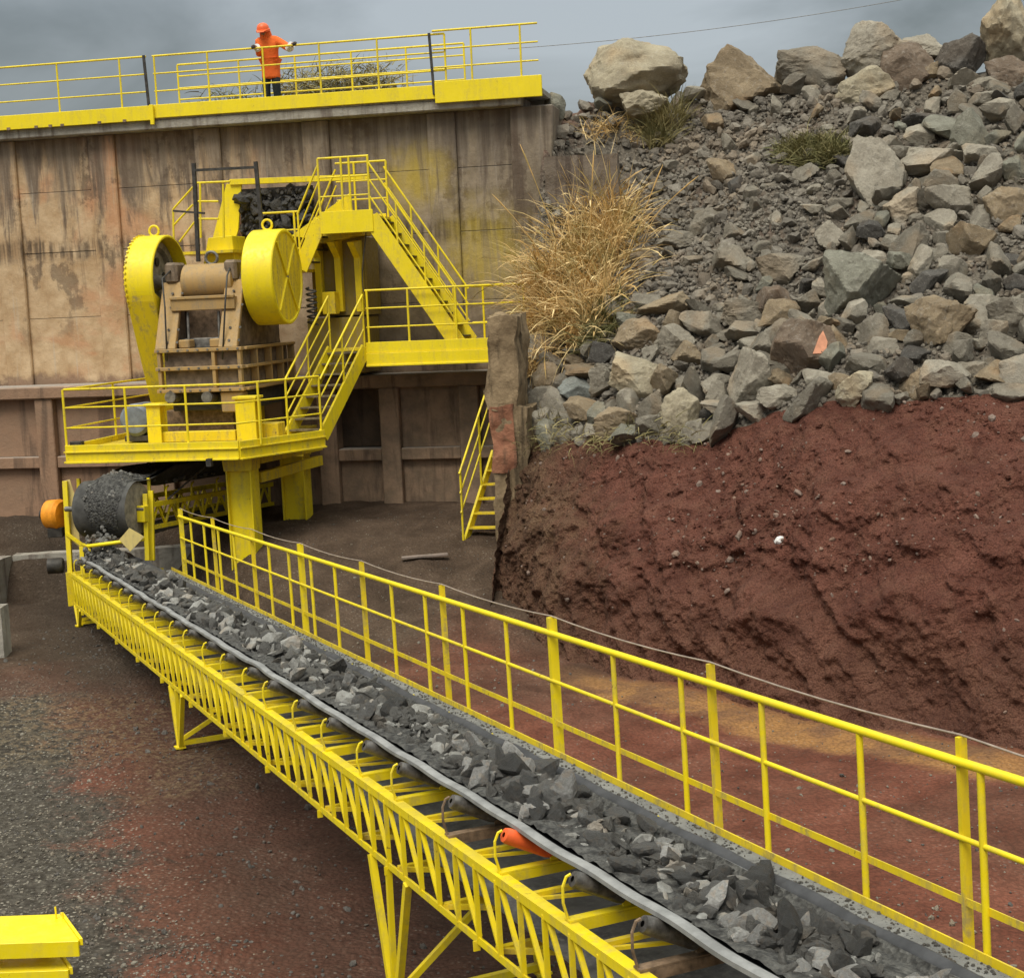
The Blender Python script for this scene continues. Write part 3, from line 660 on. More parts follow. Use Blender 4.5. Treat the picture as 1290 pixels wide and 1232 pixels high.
# base stools
st = thing('crusher_base', 'yellow steel stools and beams the crusher stands on', 'base frame', LM(.2, -4.6, 3.2))
for u0_, u1_, v0_ in ((187, 204, 512), (299, 324, 503)):
    xa_, xb_ = X(u0_, 540, -4.7), X(u1_, 540, -4.7); za = Z(u0_, v0_, -4.7)
    m = MB().box(xa_, xb_, -4.75, -4.71, 3.2, za); m.box(xa_, xb_, -4.45, -4.41, 3.2, za); m.box(lerp(xa_, xb_, .45), lerp(xa_, xb_, .58), -4.711, -4.449, 3.2, za); m.box(xa_ - .04, xb_ + .04, -4.79, -4.37, za, za + .05)
    m.build('stool', YEL, st, LF, .006)
m = MB().box(X(204, 550, -4.6) + .01, X(299, 550, -4.6) - .01, -4.66, -4.5, 3.2, Z(250, 543, -4.6)); m.build('base_beam', YEL2, st, LF, .01)
m = MB().box(X(327, 545, -4.2), X(362, 545, -3.8), -4.3, -3.9, 3.2, Z(330, 533, -4.2)); m.build('base_beam', YEL2, st, LF, .01)
m = MB().box(X(210, 530, -2.2), X(330, 530, -2.2), -2.4, -2.0, 3.2, 4.0); m.build('base_beam', YEL2, st, LF, .01)
MB().box(X(215, 520, -3.6), X(298, 520, -3.6), -3.8, -2.4, 3.22, 3.75).build('chute_box', RUSTY, st, LF, .01)
mt = thing('electric_motor', 'grey blue motor drum on the platform left of the crusher base', 'motor', LM(X(175, 530, -4.1), -4.1, 3.2))
xm, zm_ = X(176, 530, -4.1), 3.62
MB().lathe([(0, 0), (0, .26), (.05, .32), (.62, .32), (.70, .22), (.70, 0)], (xm, -4.35, zm_), (0, 1, 0), 28).build('body', GREYM, mt, LF, smooth=.6)
MB().box(xm - .25, xm + .25, -4.3, -3.7, 3.2, 3.31).build('foot', DARKS, mt, LF, .01)

# ------------------------------------------------------------------ service platform, stairs, landings
PZ = 3.18
plf = thing('service_platform', 'low yellow platform round the crusher with its railing', 'platform', LM(0, -4, PZ))
FL = (X(84, 570, -5.7), -5.7); FR = (X(301, 563, -5.7), -5.7); C2 = (X(408, 543, -3.7), -3.7); BL = (FL[0], -1.1); BR = (1.45, -1.1)
poly = [FL, FR, C2, (1.55, -3.3), BR, BL]
MB().prism([(x, y, PZ - .06) for x, y in poly], (0, 0, .05)).build('floor_plate', YEL2, plf, LF)
def toe(a, b, z0, z1, parent, name='toe_board', t=.06, mat=YEL):
    p, q = V((a[0], a[1], (z0 + z1) / 2)), V((b[0], b[1], (z0 + z1) / 2))
    m = MB().beam(p, q, t, z1 - z0); h = (z1 - z0); d = (q - p).normalized(); o = V((d.y, -d.x, 0)) * (t / 2 + .02)
    m.beam(p + o + V((0, 0, -h / 2 + .015)), q + o + V((0, 0, -h / 2 + .015)), .045, .03); m.beam(p + o + V((0, 0, h * .12)), q + o + V((0, 0, h * .12)), .03, .025)
    return m.build(name, mat, parent, LF, .004)
toe(FL, FR, PZ - .24, PZ + .10, plf); toe(FR, C2, PZ - .245, PZ + .095, plf); toe(BL, FL, PZ - .238, PZ + .098, plf)
def bars(parent, pts, hs, r=.022, mat=YEL):
    for i, h in enumerate(hs):
        MB().path([V(p) + V((0, 0, h)) for p in pts], r if i == 0 else r * .75, 8).build('top_rail' if i == 0 else 'mid_rail', mat, parent, LF, smooth=.8)
def posts(parent, pts, h, r=.024, mat=YEL):
    for p in pts: MB().tube(p, V(p) + V((0, 0, h)), r, 8).build('post', mat, parent, LF, smooth=.8)
PH = 1.14
pfr = [(X(u, 560, -5.72), -5.66, PZ) for u in (82, 160, 236)]
pf2 = [(lerp(FR[0], C2[0], t), lerp(FR[1], C2[1], t), PZ) for t in (.22, .57)]
pe = (lerp(FR[0], C2[0], .97), lerp(FR[1], C2[1], .97), PZ)
bars(plf, [(FL[0] + .02, -1.2, PZ), (FL[0] + .02, -5.66, PZ), (FR[0], -5.66, PZ), pe], (PH, .80, .42))
posts(plf, pfr + [(X(329, 560, -5.3), -5.3, PZ)] + pf2[1:] + [pe] + [(FL[0] + .02, y, PZ) for y in (-3.6, -1.3)], PH)
MB().box(FL[0] + .02, FL[0] + .25, -5.6, -5.45, PZ, PZ + .16).build('junction_box', DARKS, plf, LF, .01)
MB().box(X(262, 579, -5.75), X(268, 579, -5.75), -5.86, -5.74, PZ - .34, PZ - .2).build('bracket', DARKS, plf, LF)
# beams under the platform
m = MB()
for y in (-5.2, -4.2, -3.2, -2.2): m.beam((FL[0] + .1, y, PZ - .13), (FR[0] + .1, y, PZ - .13), .12, .14)
m.build('floor_beam', YEL2, plf, LF)

def GZ(x, y): p = LF @ V((x, y, 0)); return ground_z(p.x, p.y) - .55
def column(x, y, z0, z1, label, cap=True):
    t = thing('support_column', label, 'column', LM(x, y, z0), 'columns under the crusher platform')
    m = MB().box(x - .22, x + .22, y - .03, y + .03, z0, z1)
    m.box(x - .25, x - .221, y - .22, y + .22, z0, z1); m.box(x + .221, x + .25, y - .22, y + .22, z0, z1); m.build('shaft', YEL, t, LF, .006)
    MB().box(x - .22, x + .22, y - .12, y - .09, z0, z1).build('web_plate', YEL, t, LF)
    if cap:
        MB().prism([(x - .27, y - .25, z1 - .32), (x + .27, y - .25, z1 - .32), (x + .31, y - .25, z1), (x - .31, y - .25, z1)], (0, .5, 0)).build('head_plate', YEL2, t, LF, .01)
column(X(308, 640, -4.9), -4.9, GZ(X(308, 640, -4.9), -4.9), PZ - .2, 'front yellow steel column under the platform, behind the conveyor fence')
column(X(374, 620, -2.5), -2.5, GZ(X(374, 620, -2.5), -2.5), PZ - .2, 'rear yellow steel column under the platform, standing free on the dark floor')
b = thing('cross_girder', 'dusty yellow girder hanging under the platform between the two columns', 'girder', LM(1.4, -3, 2.6))
MB().beam((X(327, 615, -4.4), -4.4, 2.45), (X(405, 600, -2.4), -2.4, 2.55), .12, .2).build('lower_flange', YEL2, b, LF, .006)
MB().beam((X(327, 595, -4.4), -4.4, 2.78), (X(405, 588, -2.4), -2.4, 2.82), .12, .12).build('upper_flange', YEL2, b, LF, .006)

def stair(name, label, a0, a1, bvec, zlo, zhi, treads, strh=.26, rail=True, rposts=(.02, .98), mat=YEL, ext=.0, treadmat=DARKS, rails_on=(0, 1), slope_rail=1.05, hs=None):
    """a0/a1: bottom/top plan point of the first stringer; bvec: plan offset to the second stringer"""
    t = thing(name, label, 'stair', LM(a0[0], a0[1], zlo))
    bv = V((bvec[0], bvec[1], 0))
    for k in (0, 1):
        p = V((a0[0], a0[1], zlo - .02)) + bv * k; q = V((a1[0], a1[1], zhi - .06)) + bv * k
        MB().beam(p, q, .05, strh).build('stringer', mat, t, LF, .005)
        if k in rails_on and rail:
            for i, h in enumerate(hs or (slope_rail, .72, .38)):
                MB().tube(p + V((0, 0, h + .05)), q + V((0, 0, h + .05)), .022 if i == 0 else .017).build('top_rail' if i == 0 else 'mid_rail', mat, t, LF, smooth=.8)
            for f in rposts: MB().tube(p.lerp(q, f), p.lerp(q, f) + V((0, 0, slope_rail + .05)), .022).build('post', mat, t, LF, smooth=.8)
    d = (V((a1[0], a1[1], 0)) - V((a0[0], a0[1], 0))).normalized() * .11
    for i in range(treads):
        f = (i + .6) / treads; c = V((lerp(a0[0], a1[0], f), lerp(a0[1], a1[1], f), lerp(zlo, zhi, f) - .04))
        o = bv.normalized() * .026
        vs = [c - d + o, c + d + o, c + d + bv - o, c - d + bv - o]
        MB().prism(vs, (0, 0, .03)).build('tread', treadmat, t, LF)
    return t
GRT = plain('worn_tread_steel', (.15, .12, .07), .4, .6, 10, .2)
LZ1 = 4.82
sl0 = (X(367, 533, -3.7), -3.7); sl1 = (X(413, 437, -2.2), -2.2)
stair('access_stair', 'lower yellow stair from the crusher platform up to the middle landing', (C2[0] - .02, -3.7), (2.93, -2.24), (-.72, 0), PZ, LZ1, 8, .30, rposts=(.5, .99), treadmat=GRT)
ld = thing('stair_landing', 'middle yellow landing between the two stairs, ending behind the concrete pillar', 'landing', LM(4, -2.2, LZ1))
xe = X(661, 400, -2.2)
MB().box(2.2, xe, -2.17, -.95, LZ1 - .08, LZ1 - .03).build('floor_plate', YEL2, ld, LF)
m = MB().box(2.95, xe, -2.24, -2.17, LZ1 - .14, LZ1 + .08); m.box(2.95, xe, -2.27, -2.17, LZ1 - .40, LZ1 - .143); m.box(2.95, xe, -2.30, -2.26, LZ1 - .41, LZ1 - .37); m.build('toe_board', YELB, ld, LF, .005)
bars(ld, [(2.97, -2.2, LZ1), (xe, -2.2, LZ1), (xe, -.95, LZ1), (4.9, -.95, LZ1)], (1.12, .76, .38))
posts(ld, [(X(u, 430, -2.2), -2.2, LZ1) for u in (465, 516, 576)] + [(xe, -2.2, LZ1), (xe, -.95, LZ1), (X(611, 430, -.95), -.95, LZ1)], 1.12)
LZ2 = 7.45; ys0, ys1 = -2.06, -.86
xt = X(467, 280, ys0); xb_ = X(577, 430, ys0)
stair('access_stair', 'upper yellow stair rising along the wall to the top landing', (xb_, ys0), (xt, ys0), (0, ys1 - ys0), LZ1, LZ2, 11, .34, rposts=(.03, .36, .68), treadmat=DARKS)
tl = thing('top_landing', 'small top landing with yellow railing beside the feed hopper', 'landing', LM(xt, ys0, LZ2))
xl0 = X(404, 275, ys0)
MB().box(xl0, xt + .1, ys0, ys1, LZ2 - .06, LZ2 - .01).build('floor_plate', YEL2, tl, LF)
m = MB().box(xl0, xt + .06, ys0 - .05, ys0 - .001, LZ2 - .34, LZ2 + .10); m.build('toe_board', YELB, tl, LF, .005)
m = MB().box(xl0, xt, ys1 + .001, ys1 + .05, LZ2 - .3, LZ2 + .08); m.build('toe_board', YEL, tl, LF, .005)
bars(tl, [(xl0, ys0, LZ2), (xt + .02, ys0, LZ2)], (1.16, .78, .40)); bars(tl, [(xl0, ys1, LZ2), (xt + .05, ys1, LZ2)], (1.16, .78, .40))
posts(tl, [(x, ys0, LZ2) for x in (xl0, X(431, 240, ys0), X(441, 240, ys0), xt)] + [(xt + .05, ys1, LZ2), (xl0 + .4, ys1, LZ2)], 1.16)
stair('access_stair', 'short yellow stair going down from the top landing behind the right wheel guard', (X(378, 330, ys0), ys0), (xl0, ys0), (0, ys1 - ys0), 6.45, LZ2, 4, .30, rposts=(.02,), treadmat=DARKS)
sp = thing('maintenance_platform', 'narrow yellow railed platform behind the wheel guards', 'platform', LM(1.0, -1.5, 6.4))
xm0, xm1 = X(335, 300, ys0), X(377, 300, ys0)
MB().box(xm0 - .3, xm1, ys0, ys1, 6.38, 6.44).build('floor_plate', YEL2, sp, LF)
bars(sp, [(xm0 - .1, ys0, 6.45), (xm1, ys0, 6.45)], (1.14, .78, .4)); posts(sp, [(X(372, 300, ys0), ys0, 6.45), (xm0 - .1, ys0, 6.45)], 1.14)
# left service platform with sloping rails
lp = thing('maintenance_platform', 'small yellow railed platform behind the left wheel guard and the dark frame', 'platform', LM(-.9, -1.5, 6.6))
y_ = -1.6; q = lambda u, v: (X(u, v, y_), y_, Z(u, v, y_))
for a, b2 in (((218, 264), (243, 236)), ((218, 285), (243, 258)), ((226, 305), (245, 280)), ((243, 231), (290, 229)), ((246, 254), (275, 254)), ((246, 276), (275, 276))):
    MB().tube(q(*a), q(*b2), .022).build('rail', YEL, lp, LF, smooth=.8)
for u, v0_, v1_ in ((218, 264, 305), (252, 231, 300), (281, 232, 300)): MB().tube(q(u, v0_), q(u + 1, v1_), .024).build('post', YEL, lp, LF, smooth=.8)
MB().box(X(220, 300, y_), X(292, 300, y_), y_, y_ + 1.0, 6.86, 6.92).build('floor_plate', YEL2, lp, LF)
# dark gantry frame
gt = thing('lifting_frame', 'dark thin steel frame with crossbar standing over the crusher barrel', 'frame', LM(.2, -2.9, 6.3))
yg = -2.9; q = lambda u, v: (X(u, v, yg), yg, Z(u, v, yg))
MB().beam(q(244, 206), q(250, 330), .07, .07).build('post', DARKS, gt, LF)
MB().beam(q(322, 204), q(331, 300), .07, .07).build('post', DARKS, gt, LF)
MB().beam(q(244, 215), q(323, 211), .05, .05).build('crossbar', DARKS, gt, LF); MB().beam(q(218, 266), q(258, 269), .04, .04).build('arm', DARKS, gt, LF)

# feed hopper
hp = thing('feed_hopper', 'yellow feed hopper in the wall recess above the crusher', 'hopper', LM(1.5, -1, 6))
yh = -.45; q = lambda u, v, y=yh: (X(u, v, y), y, Z(u, v, y))
MB().beam(q(290, 230), q(466, 223), .10, .12).build('top_beam', YEL, hp, LF, .006)
MB().prism([q(285, 232), q(304, 232), q(300, 290), q(292, 318), q(262, 318), q(268, 300)], (0, .06, 0)).build('side_plate', YELB, hp, LF, .006)
MB().prism([q(262, 300, -1.3), q(292, 297, -1.3), q(296, 330, -1.3), q(256, 335, -1.3)], (0, .8, 0)).build('chute_plate', YELB, hp, LF, .01)
MB().prism([q(366, 298, -1.5), q(441, 243, -1.5), q(444, 268, -1.5), q(404, 275, -1.5), q(385, 300, -1.5)], (0, .05, 0)).build('side_plate', YELB, hp, LF, .005)
MB().box(X(303, 270, -.3), X(395, 270, -.3), -.28, -.22, Z(350, 300, -.3), Z(350, 236, -.3)).build('back_plate', DARKS, hp, LF)
HOP = (X(303, 270, -.4), X(395, 270, -.4), Z(350, 300, -.4), Z(350, 238, -.4))
MB().prism([q(388, 292, -1.45), q(462, 284, -1.45), q(455, 296, -1.45), q(400, 308, -1.45)], (0, .7, 0)).build('hopper_lip', YEL2, hp, LF, .005)
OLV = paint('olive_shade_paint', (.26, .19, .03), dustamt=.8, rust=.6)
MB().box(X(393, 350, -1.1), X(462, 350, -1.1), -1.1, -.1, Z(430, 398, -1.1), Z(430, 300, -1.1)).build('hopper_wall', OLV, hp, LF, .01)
for u in (396, 421, 446):
    x0, x1 = X(u, 350, -1.35), X(u + 8, 350, -1.35)
    MB().prism([(x0, -1.101, Z(u, 393, -1.35)), (x0, -1.28, Z(u, 393, -1.35)), (x0, -1.30, Z(u, 325, -1.35)), (x0, -1.75, Z(u, 306, -1.45)), (x0, -1.101, Z(u, 302, -1.45))], (x1 - x0, 0, 0)).build('rib', YEL, hp, LF, .004)
MB().box(X(408, 385, -1.5), X(424, 385, -1.5), -1.6, -1.3, Z(415, 396, -1.5), Z(415, 368, -1.5)).build('bracket_box', YEL2, hp, LF, .01)
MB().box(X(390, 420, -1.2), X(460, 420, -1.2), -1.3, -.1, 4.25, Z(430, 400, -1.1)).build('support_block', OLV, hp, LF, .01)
# hanging cable
single('hanging_cable', MB().path([(X(459, v, -1.9) + .04 * math.sin(v * .05), -1.9, Z(459, v, -1.9)) for v in range(272, 372, 8)], .012, 6), DARKS, LM(3.1, -1.9, 7.3), 'thin dark cable hanging from the top landing', 'cable', frame=LF)

# right stair, half hidden by the pillar
fx, fy = X(583, 693, -4.3), -4.3; f2, z2 = LP(622, 566, -2.9)
stair('access_stair', 'steep yellow stair at the foot of the wall, partly hidden by the concrete pillar', (fx, fy), (f2, -2.9), (.9, 0), Z(583, 693, -4.3), z2, 7, .17, rposts=(.03, .6), treadmat=YEL2, rails_on=(0,), slope_rail=1.42, hs=(1.42, 1.05, .68))

# concrete pillar at the end of the bank
pb = thing('concrete_pillar', 'weathered brown concrete pillar with broken brick patch beside the earth bank', 'pillar', LM(6.5, -5.3, 2))
def rough(x0, x1, y0, y1, z0, z1, amp, seed, n=10):
    m = MB(); 
    bm = bmesh.new(); bmesh.ops.create_cube(bm, size=1.)
    for v in bm.verts: v.co = V((lerp(x0, x1, v.co.x + .5), lerp(y0, y1, v.co.y + .5), lerp(z0, z1, v.co.z + .5)))
    bmesh.ops.subdivide_edges(bm, edges=bm.edges[:], cuts=n, use_grid_fill=True)
    for v in bm.verts: v.co += V((fbm(v.co * 1.4 + V((seed, 0, 0)), 4), fbm(v.co * 1.4 + V((0, seed, 5)), 4), fbm(v.co * 1.4 + V((9, 0, seed)), 4))) * amp
    bm.verts.index_update(); m.v = [v.co.copy() for v in bm.verts]; m.f = [tuple(v.index for v in f.verts) for f in bm.faces]; bm.free(); return m
x0, x1 = X(614, 450, -5.4), X(653, 450, -5.4)
rough(x0, x1, -5.45, -4.5, 3.65, 5.36, .10, 3, 22).build('shaft', PIL, pb, LF, smooth=.9)
rough(x0 + .04, x0 + .46, -5.47, -4.6, 2.55, 3.78, .085, 8, 20).build('brick_core', BRK, pb, LF, smooth=.9)
rough(x0 + .06, x1 + .12, -5.44, -4.5, 1.2, 3.75, .09, 12, 18).build('footing', PIL, pb, LF, smooth=.9)
RETW = m_conc2('dark_stained_concrete', (.14, .11, .085), (.22, .18, .14), (.07, .05, .04))
# a lower return wall seen above the grass, between the retaining wall and the pile
x0, x1 = X(700, 200, -.6), X(790, 200, -.9)
single('return_wall', rough(x0 - .2, x1 - .2, -.9, -.5, 7.2, LP(740, 197, -.7)[1], .05, 2, 8), RETW, LM(x0, -.7, 7.4), 'short grey concrete return wall behind the dry grass', 'wall', frame=LF, smooth=.9)
# ------------------------------------------------------------------ main conveyor
LEN = 26.0; TW = 1.30; TH = .60
BELTL = plain('pale_dusty_rubber', (.24, .24, .235), .25, .8, 5, .2); BELTD = plain('dark_rubber_shaded', (.05, .05, .053), .3, .6, 6, .2)
cv = thing('belt_conveyor', 'long yellow truss conveyor carrying crushed grey ore towards the viewer', 'conveyor', CM(0, .65, -.3))
C = CF
def cb(): return MB()
m = cb().beam((0, .03, -.008), (LEN, .03, -.008), .085, .014).beam((0, -.005, -.04), (LEN, -.005, -.04), .014, .05); m.build('truss_chord', YEL, cv, C)
m = cb().beam((0, .02, -TH + .008), (LEN, .02, -TH + .008), .06, .012).beam((0, -.005, -TH + .035), (LEN, -.005, -TH + .035), .012, .042); m.build('truss_chord', YEL, cv, C)
m = cb().angle((0, TW, -.03), (LEN, TW, -.03), .09, .014); m.build('truss_chord', YEL, cv, C)
m = cb().angle((0, TW, -TH + .03), (LEN, TW, -TH + .03), .075, .012); m.build('truss_chord', YEL, cv, C)
BAY = .37; nb = int(LEN / BAY)
for w in (0., TW):
    m = cb()
    for i in range(nb):
        s0 = i * BAY + .06
        m.beam((s0, w, -.04), (s0, w, -TH + .04), .034, .018, (1, 0, 0)); m.beam((s0 + .03, w + .012, -.05), (s0 + BAY - .02, w + .012, -TH + .05), .018, .034, (0, 1, 0))
    m.build('lattice', YEL, cv, C)
for i in range(3, nb, 5):
    s0 = i * BAY + .06; cb().beam((s0 - .03, -.012, -TH + .02), (s0 - .03, -.012, -TH - .05), .05, .012, (1, 0, 0)).build('gusset_plate', YEL, cv, C)
m = cb().box(-.06, -.01, -.10, .25, -.62, .02); m.build('end_plate', YEL, cv, C, .006)
m = cb()
s = .3
while s < LEN:
    m.beam((s, .03, -TH + .03), (s, TW - .03, -TH + .03), .05, .05)
    m.beam((s, .03, -TH + .03), (s + .9, TW - .03, -TH + .03), .035, .035); m.beam((s + .5, .03, -.05), (s + .5, TW - .03, -.05), .045, .03); m.beam((s + .5, .03, -.07), (s + .9, TW - .03, -.07), .03, .02); s += .98
m.build('floor_bracing', YEL2, cv, C)
# idlers: cross member, two curved roller brackets, three rollers
spc = []; s = .45; k = 0
while s < LEN - .2: spc.append(s); s += (1.02, .86, 1.10, .94)[k % 4]; k += 1
ro = None
def proj(p):
    q = V(p) - EYE; D = q.dot(fw); return CX + F * q.dot(rt) / D, CY - F * q.dot(up) / D
best = min(range(len(spc)), key=lambda i: abs(proj(C @ V((spc[i], 0, .05)))[0] - 612))
for i, s in enumerate(spc):
    odd = i in (best - 1, best + 2)
    fm = cb().beam((s, .02, .012), (s, TW - .02, .012), .08, .012); fm.beam((s + .036, .02, -.026), (s + .036, TW - .02, -.026), .012, .06)
    fm.path([(s, .03, .0), (s, .00, .12), (s, .003, .22), (s, .03, .275), (s, .06, .285)], .010, 6); fm.path([(s, TW - .06, .0), (s, TW - .04, .10), (s, TW - .08, .17)], .013, 6)
    for w in (.42, .88): fm.beam((s, w, .02), (s, w, .10), .05, .02, (1, 0, 0))
    o = fm.build('idler', RUSTY if odd else YEL, cv, C)
    rc = ORNG if i == best else ROLL
    for a, b in (((.07, .255), (.40, .085)), ((.45, .075), (.85, .075)), ((TW - .15, .15), (TW - .42, .075))):
        p, q = V((s, a[0], a[1])), V((s, b[0], b[1])); d = (q - p)
        pr_ = [(0, .018), (0.004, .048), (.03, .054), (d.length - .03, .054), (d.length, .048), (d.length, .018)]
        cb().lathe(pr_, p, d, 14, (1, 0, 0)).build('roller', rc, o, C, smooth=.7)
# belt: troughed, slightly wavy edges, thickness
def belt_z(w):
    c = .65; x = abs(w - c)
    return (.15 if x < .20 else .15 + (x - .20) * .62 - max(0, x - .40) * .45)
NS = 240; wsb = [.19 + .87 * j / 22 for j in range(23)]
rows = []
for i in range(NS + 1):
    s = -.3 + (LEN + .3) * i / NS; r = []
    for j, w in enumerate(wsb):
        e = abs(j - 11) / 11
        wv = .006 * math.sin(s * 6.3 + .6) * e ** 3 + .012 * noise.noise(V((s * 1.4, e, 0)))
        r.append((s, w + .02 * noise.noise(V((s * .8, 4, 1))) * e, belt_z(w) + wv))
    rows.append(r)
m = cb().grid(rows); low = [[(a, b_, c - .022) for a, b_, c in r] for r in rows]; m.grid(low)
n_ = len(wsb)
for i in range(NS):
    for j in (0, n_ - 1):
        a, b_ = i * n_ + j, (i + 1) * n_ + j; of = (NS + 1) * n_; m.f.append((a, b_, b_ + of, a + of))
m.build('belt', BELT, cv, C, smooth=1.0)
def strip(name, w0, w1, dz, mat, amp):
    r_ = []
    for i in range(NS + 1):
        s = -.3 + (LEN + .3) * i / NS; wv = amp * math.sin(s * 6.3 + .6) + .012 * noise.noise(V((s * 1.4, 1, 0)))
        q = [(w0, -.02), (w0, .008), (w0 + .02, .018), (w1 - .02, .018), (w1, .008), (w1, -.02)]
        o_ = .02 * noise.noise(V((s * .8, 4, 1)))
        r_.append([(s, w + o_, belt_z(max(.19, min(1.11, w))) + dz + z + wv) for w, z in q])
    cb().grid(r_).build(name, mat, cv, C, smooth=.8)
strip('belt_edge', .16, .245, .0, BELTL, .005); strip('belt_edge', 1.0, 1.075, -.012, BELTD, .006)  # right strip: dark rubber edge with the shadow along it painted in
cb().beam((0, .65, -.42), (LEN, .65, -.42), .9, .02).build('return_belt', BELT, cv, C)
# walkway on the far side, covered with grey dust, and the fence
m = cb().beam((1.2, 1.42, -.015), (LEN, 1.42, -.015), .40, .03); m.build('walkway_plate', DUST, cv, C)
m = cb().beam((1.2, 1.63, .01), (LEN, 1.63, .01), .012, .08); m.angle((1.2, 1.635, -.05), (LEN, 1.635, -.05), .06, .01); m.build('kick_plate', YEL2, cv, C)
m = cb()
for s in spc: m.beam((s, TW, -.35), (s, 1.62, -.05), .04, .04); m.beam((s, TW, -.06), (s, 1.62, -.06), .05, .05)
m.build('walkway_bracket', YEL2, cv, C)
WF = 1.66; HF = 1.045
def s_at(u):                                    # where along the fence line a photo column falls
    lo, hi = 0., LEN
    for _ in range(40):
        md = (lo + hi) / 2
        if proj(C @ V((md, WF, .6)))[0] < u: lo = md
        else: hi = md
    return lo
s0, s1 = s_at(318), s_at(1210); dT = (s1 - s0) / 6
thick = [s0 + dT * k for k in range(-3, 9)]; thick = [s for s in thick if .6 < s < LEN]
thin = [s0 + dT * (.40 + .405 * k) for k in range(-7, 24)]; thin = [s for s in thin if 1 < s < LEN and min(abs(s - t) for t in thick) > .12]
sst = min(thick) ; wir = []
for i, s in enumerate(thick):
    big = i % 3 == 0
    m = cb().beam((s, WF + .03, -.10), (s, WF + .03, HF + .13), .055 if not big else .075, .03 if not big else .05, (1, 0, 0))
    m.build('main_post', YEL if big else YEL2, cv, C); wir.append(V((s, WF + .03, HF + .14)))
for s in thin: cb().tube((s, WF, -.02), (s, WF, HF), .021).build('post', YEL, cv, C, smooth=.8)
sE = min(min(thin), min(thick))
cb().path([(sE, WF, HF), (LEN, WF, HF)], .026, 10).build('top_rail', YELB, cv, C, smooth=.8)
cb().tube((sE, WF, .66), (LEN, WF, .62), .017).build('mid_rail', YEL, cv, C, smooth=.8)
cb().beam((sE, WF + .012, .27), (LEN, WF + .012, .27), .008, .045).build('low_rail', YEL2, cv, C)
pts = []
for a, b_ in zip(wir[:-1], wir[1:]):
    for k in range(6): t = k / 6; p = a.lerp(b_, t); p.z -= .03 * 4 * t * (1 - t); pts.append(p)
pts.append(wir[-1])
WIRE = plain('pale_wire', (.34, .27, .22), .2, .6, 8, .1)
single('trip_wire', cb().path(pts, .006, 6), WIRE, CM(wir[0].x, WF, HF), 'thin slack wire strung along the tops of the conveyor fence posts', 'wire', frame=C)
# trestle legs
def g_at(s, w):
    p = C @ V((s, w, 0)); return ground_z(p.x, p.y)
def s_for(u, w, h):
    lo, hi = 0., LEN
    for _ in range(40):
        md = (lo + hi) / 2
        if proj(C @ V((md, w, h)))[0] < u: lo = md
        else: hi = md
    return lo
for u in (98, 222, 490):
    s = s_for(u, 0, -.6)
    for w in (.0, TW):
        ft = C @ V((s, w, 0)); gz = ground_z(ft.x, ft.y); hh = (ft.z - gz); foot = CFI @ V((ft.x, ft.y, gz - .05))
        dx = .22 + .12 * hh
        m = cb(); fs = foot.x
        m.beam((s - dx, w, -TH), (fs, w, foot.z), .06, .055, (0, 1, 0)); m.beam((s + dx, w, -TH), (fs + .02, w + .002, foot.z), .06, .055, (0, 1, 0)); m.beam((s - .02, w + .003, -TH), (fs, w + .003, foot.z), .045, .045, (0, 1, 0))
        m.beam((fs - .07, w, foot.z + .055), (fs + .09, w, foot.z + .055), .13, .02)
        m.build('trestle_leg', YEL, cv, C)
    m = cb(); m.beam((fs, .03, foot.z + .10), (fs, TW - .03, foot.z + .10), .06, .06); m.beam((fs + .005, .03, foot.z + .15), (s + .05, TW - .03, -TH - .02), .05, .05)
    m.build('trestle_brace', YEL, cv, C)

# ------------------------------------------------------------------ discharge conveyor and transfer head
T0 = onD(190, 634, 27.9); T1 = onD(296, 616, 31.0)
us = (T1 - T0).normalized(); uw = V((-us.y, us.x, 0)).normalized()
un = us.cross(uw).normalized()
if un.z < 0: un = -un
DFm = Matrix(((us.x, uw.x, un.x, T0.x), (us.y, uw.y, un.y, T0.y), (us.z, uw.z, un.z, T0.z), (0, 0, 0, 1)))
DW = 1.18; DL = 5.0
dc = thing('discharge_conveyor', 'short dark loaded conveyor coming out from under the crusher platform', 'conveyor', DFm @ Matrix.Translation((1.5, .6, -.4)))
D_ = DFm
m = MB()
for w in (0, DW):
    m.beam((0, w, -.03), (DL, w, -.03), .09, .09); m.beam((0, w, -.45), (DL, w, -.45), .075, .075)
m.build('truss_chord', YEL, dc, D_)
for w in (0, DW):
    m = MB()
    for i in range(int(DL / .24)):
        a = i * .24; h0, h1 = (-.06, -.42) if i % 2 else (-.42, -.06); m.beam((a, w, h0), (a + .24, w, h1), .035, .035, (0, 1, 0))
    m.build('lattice', YEL, dc, D_)
m = MB()
for i in range(0, 22, 4): m.beam((i * .24, w, -.05), (i * .24, w, -.44), .04, .04, (1, 0, 0)); m.beam((i * .24, 0, -.05), (i * .24, 0, -.44), .04, .04, (1, 0, 0))
m.build('upright', YEL, dc, D_)
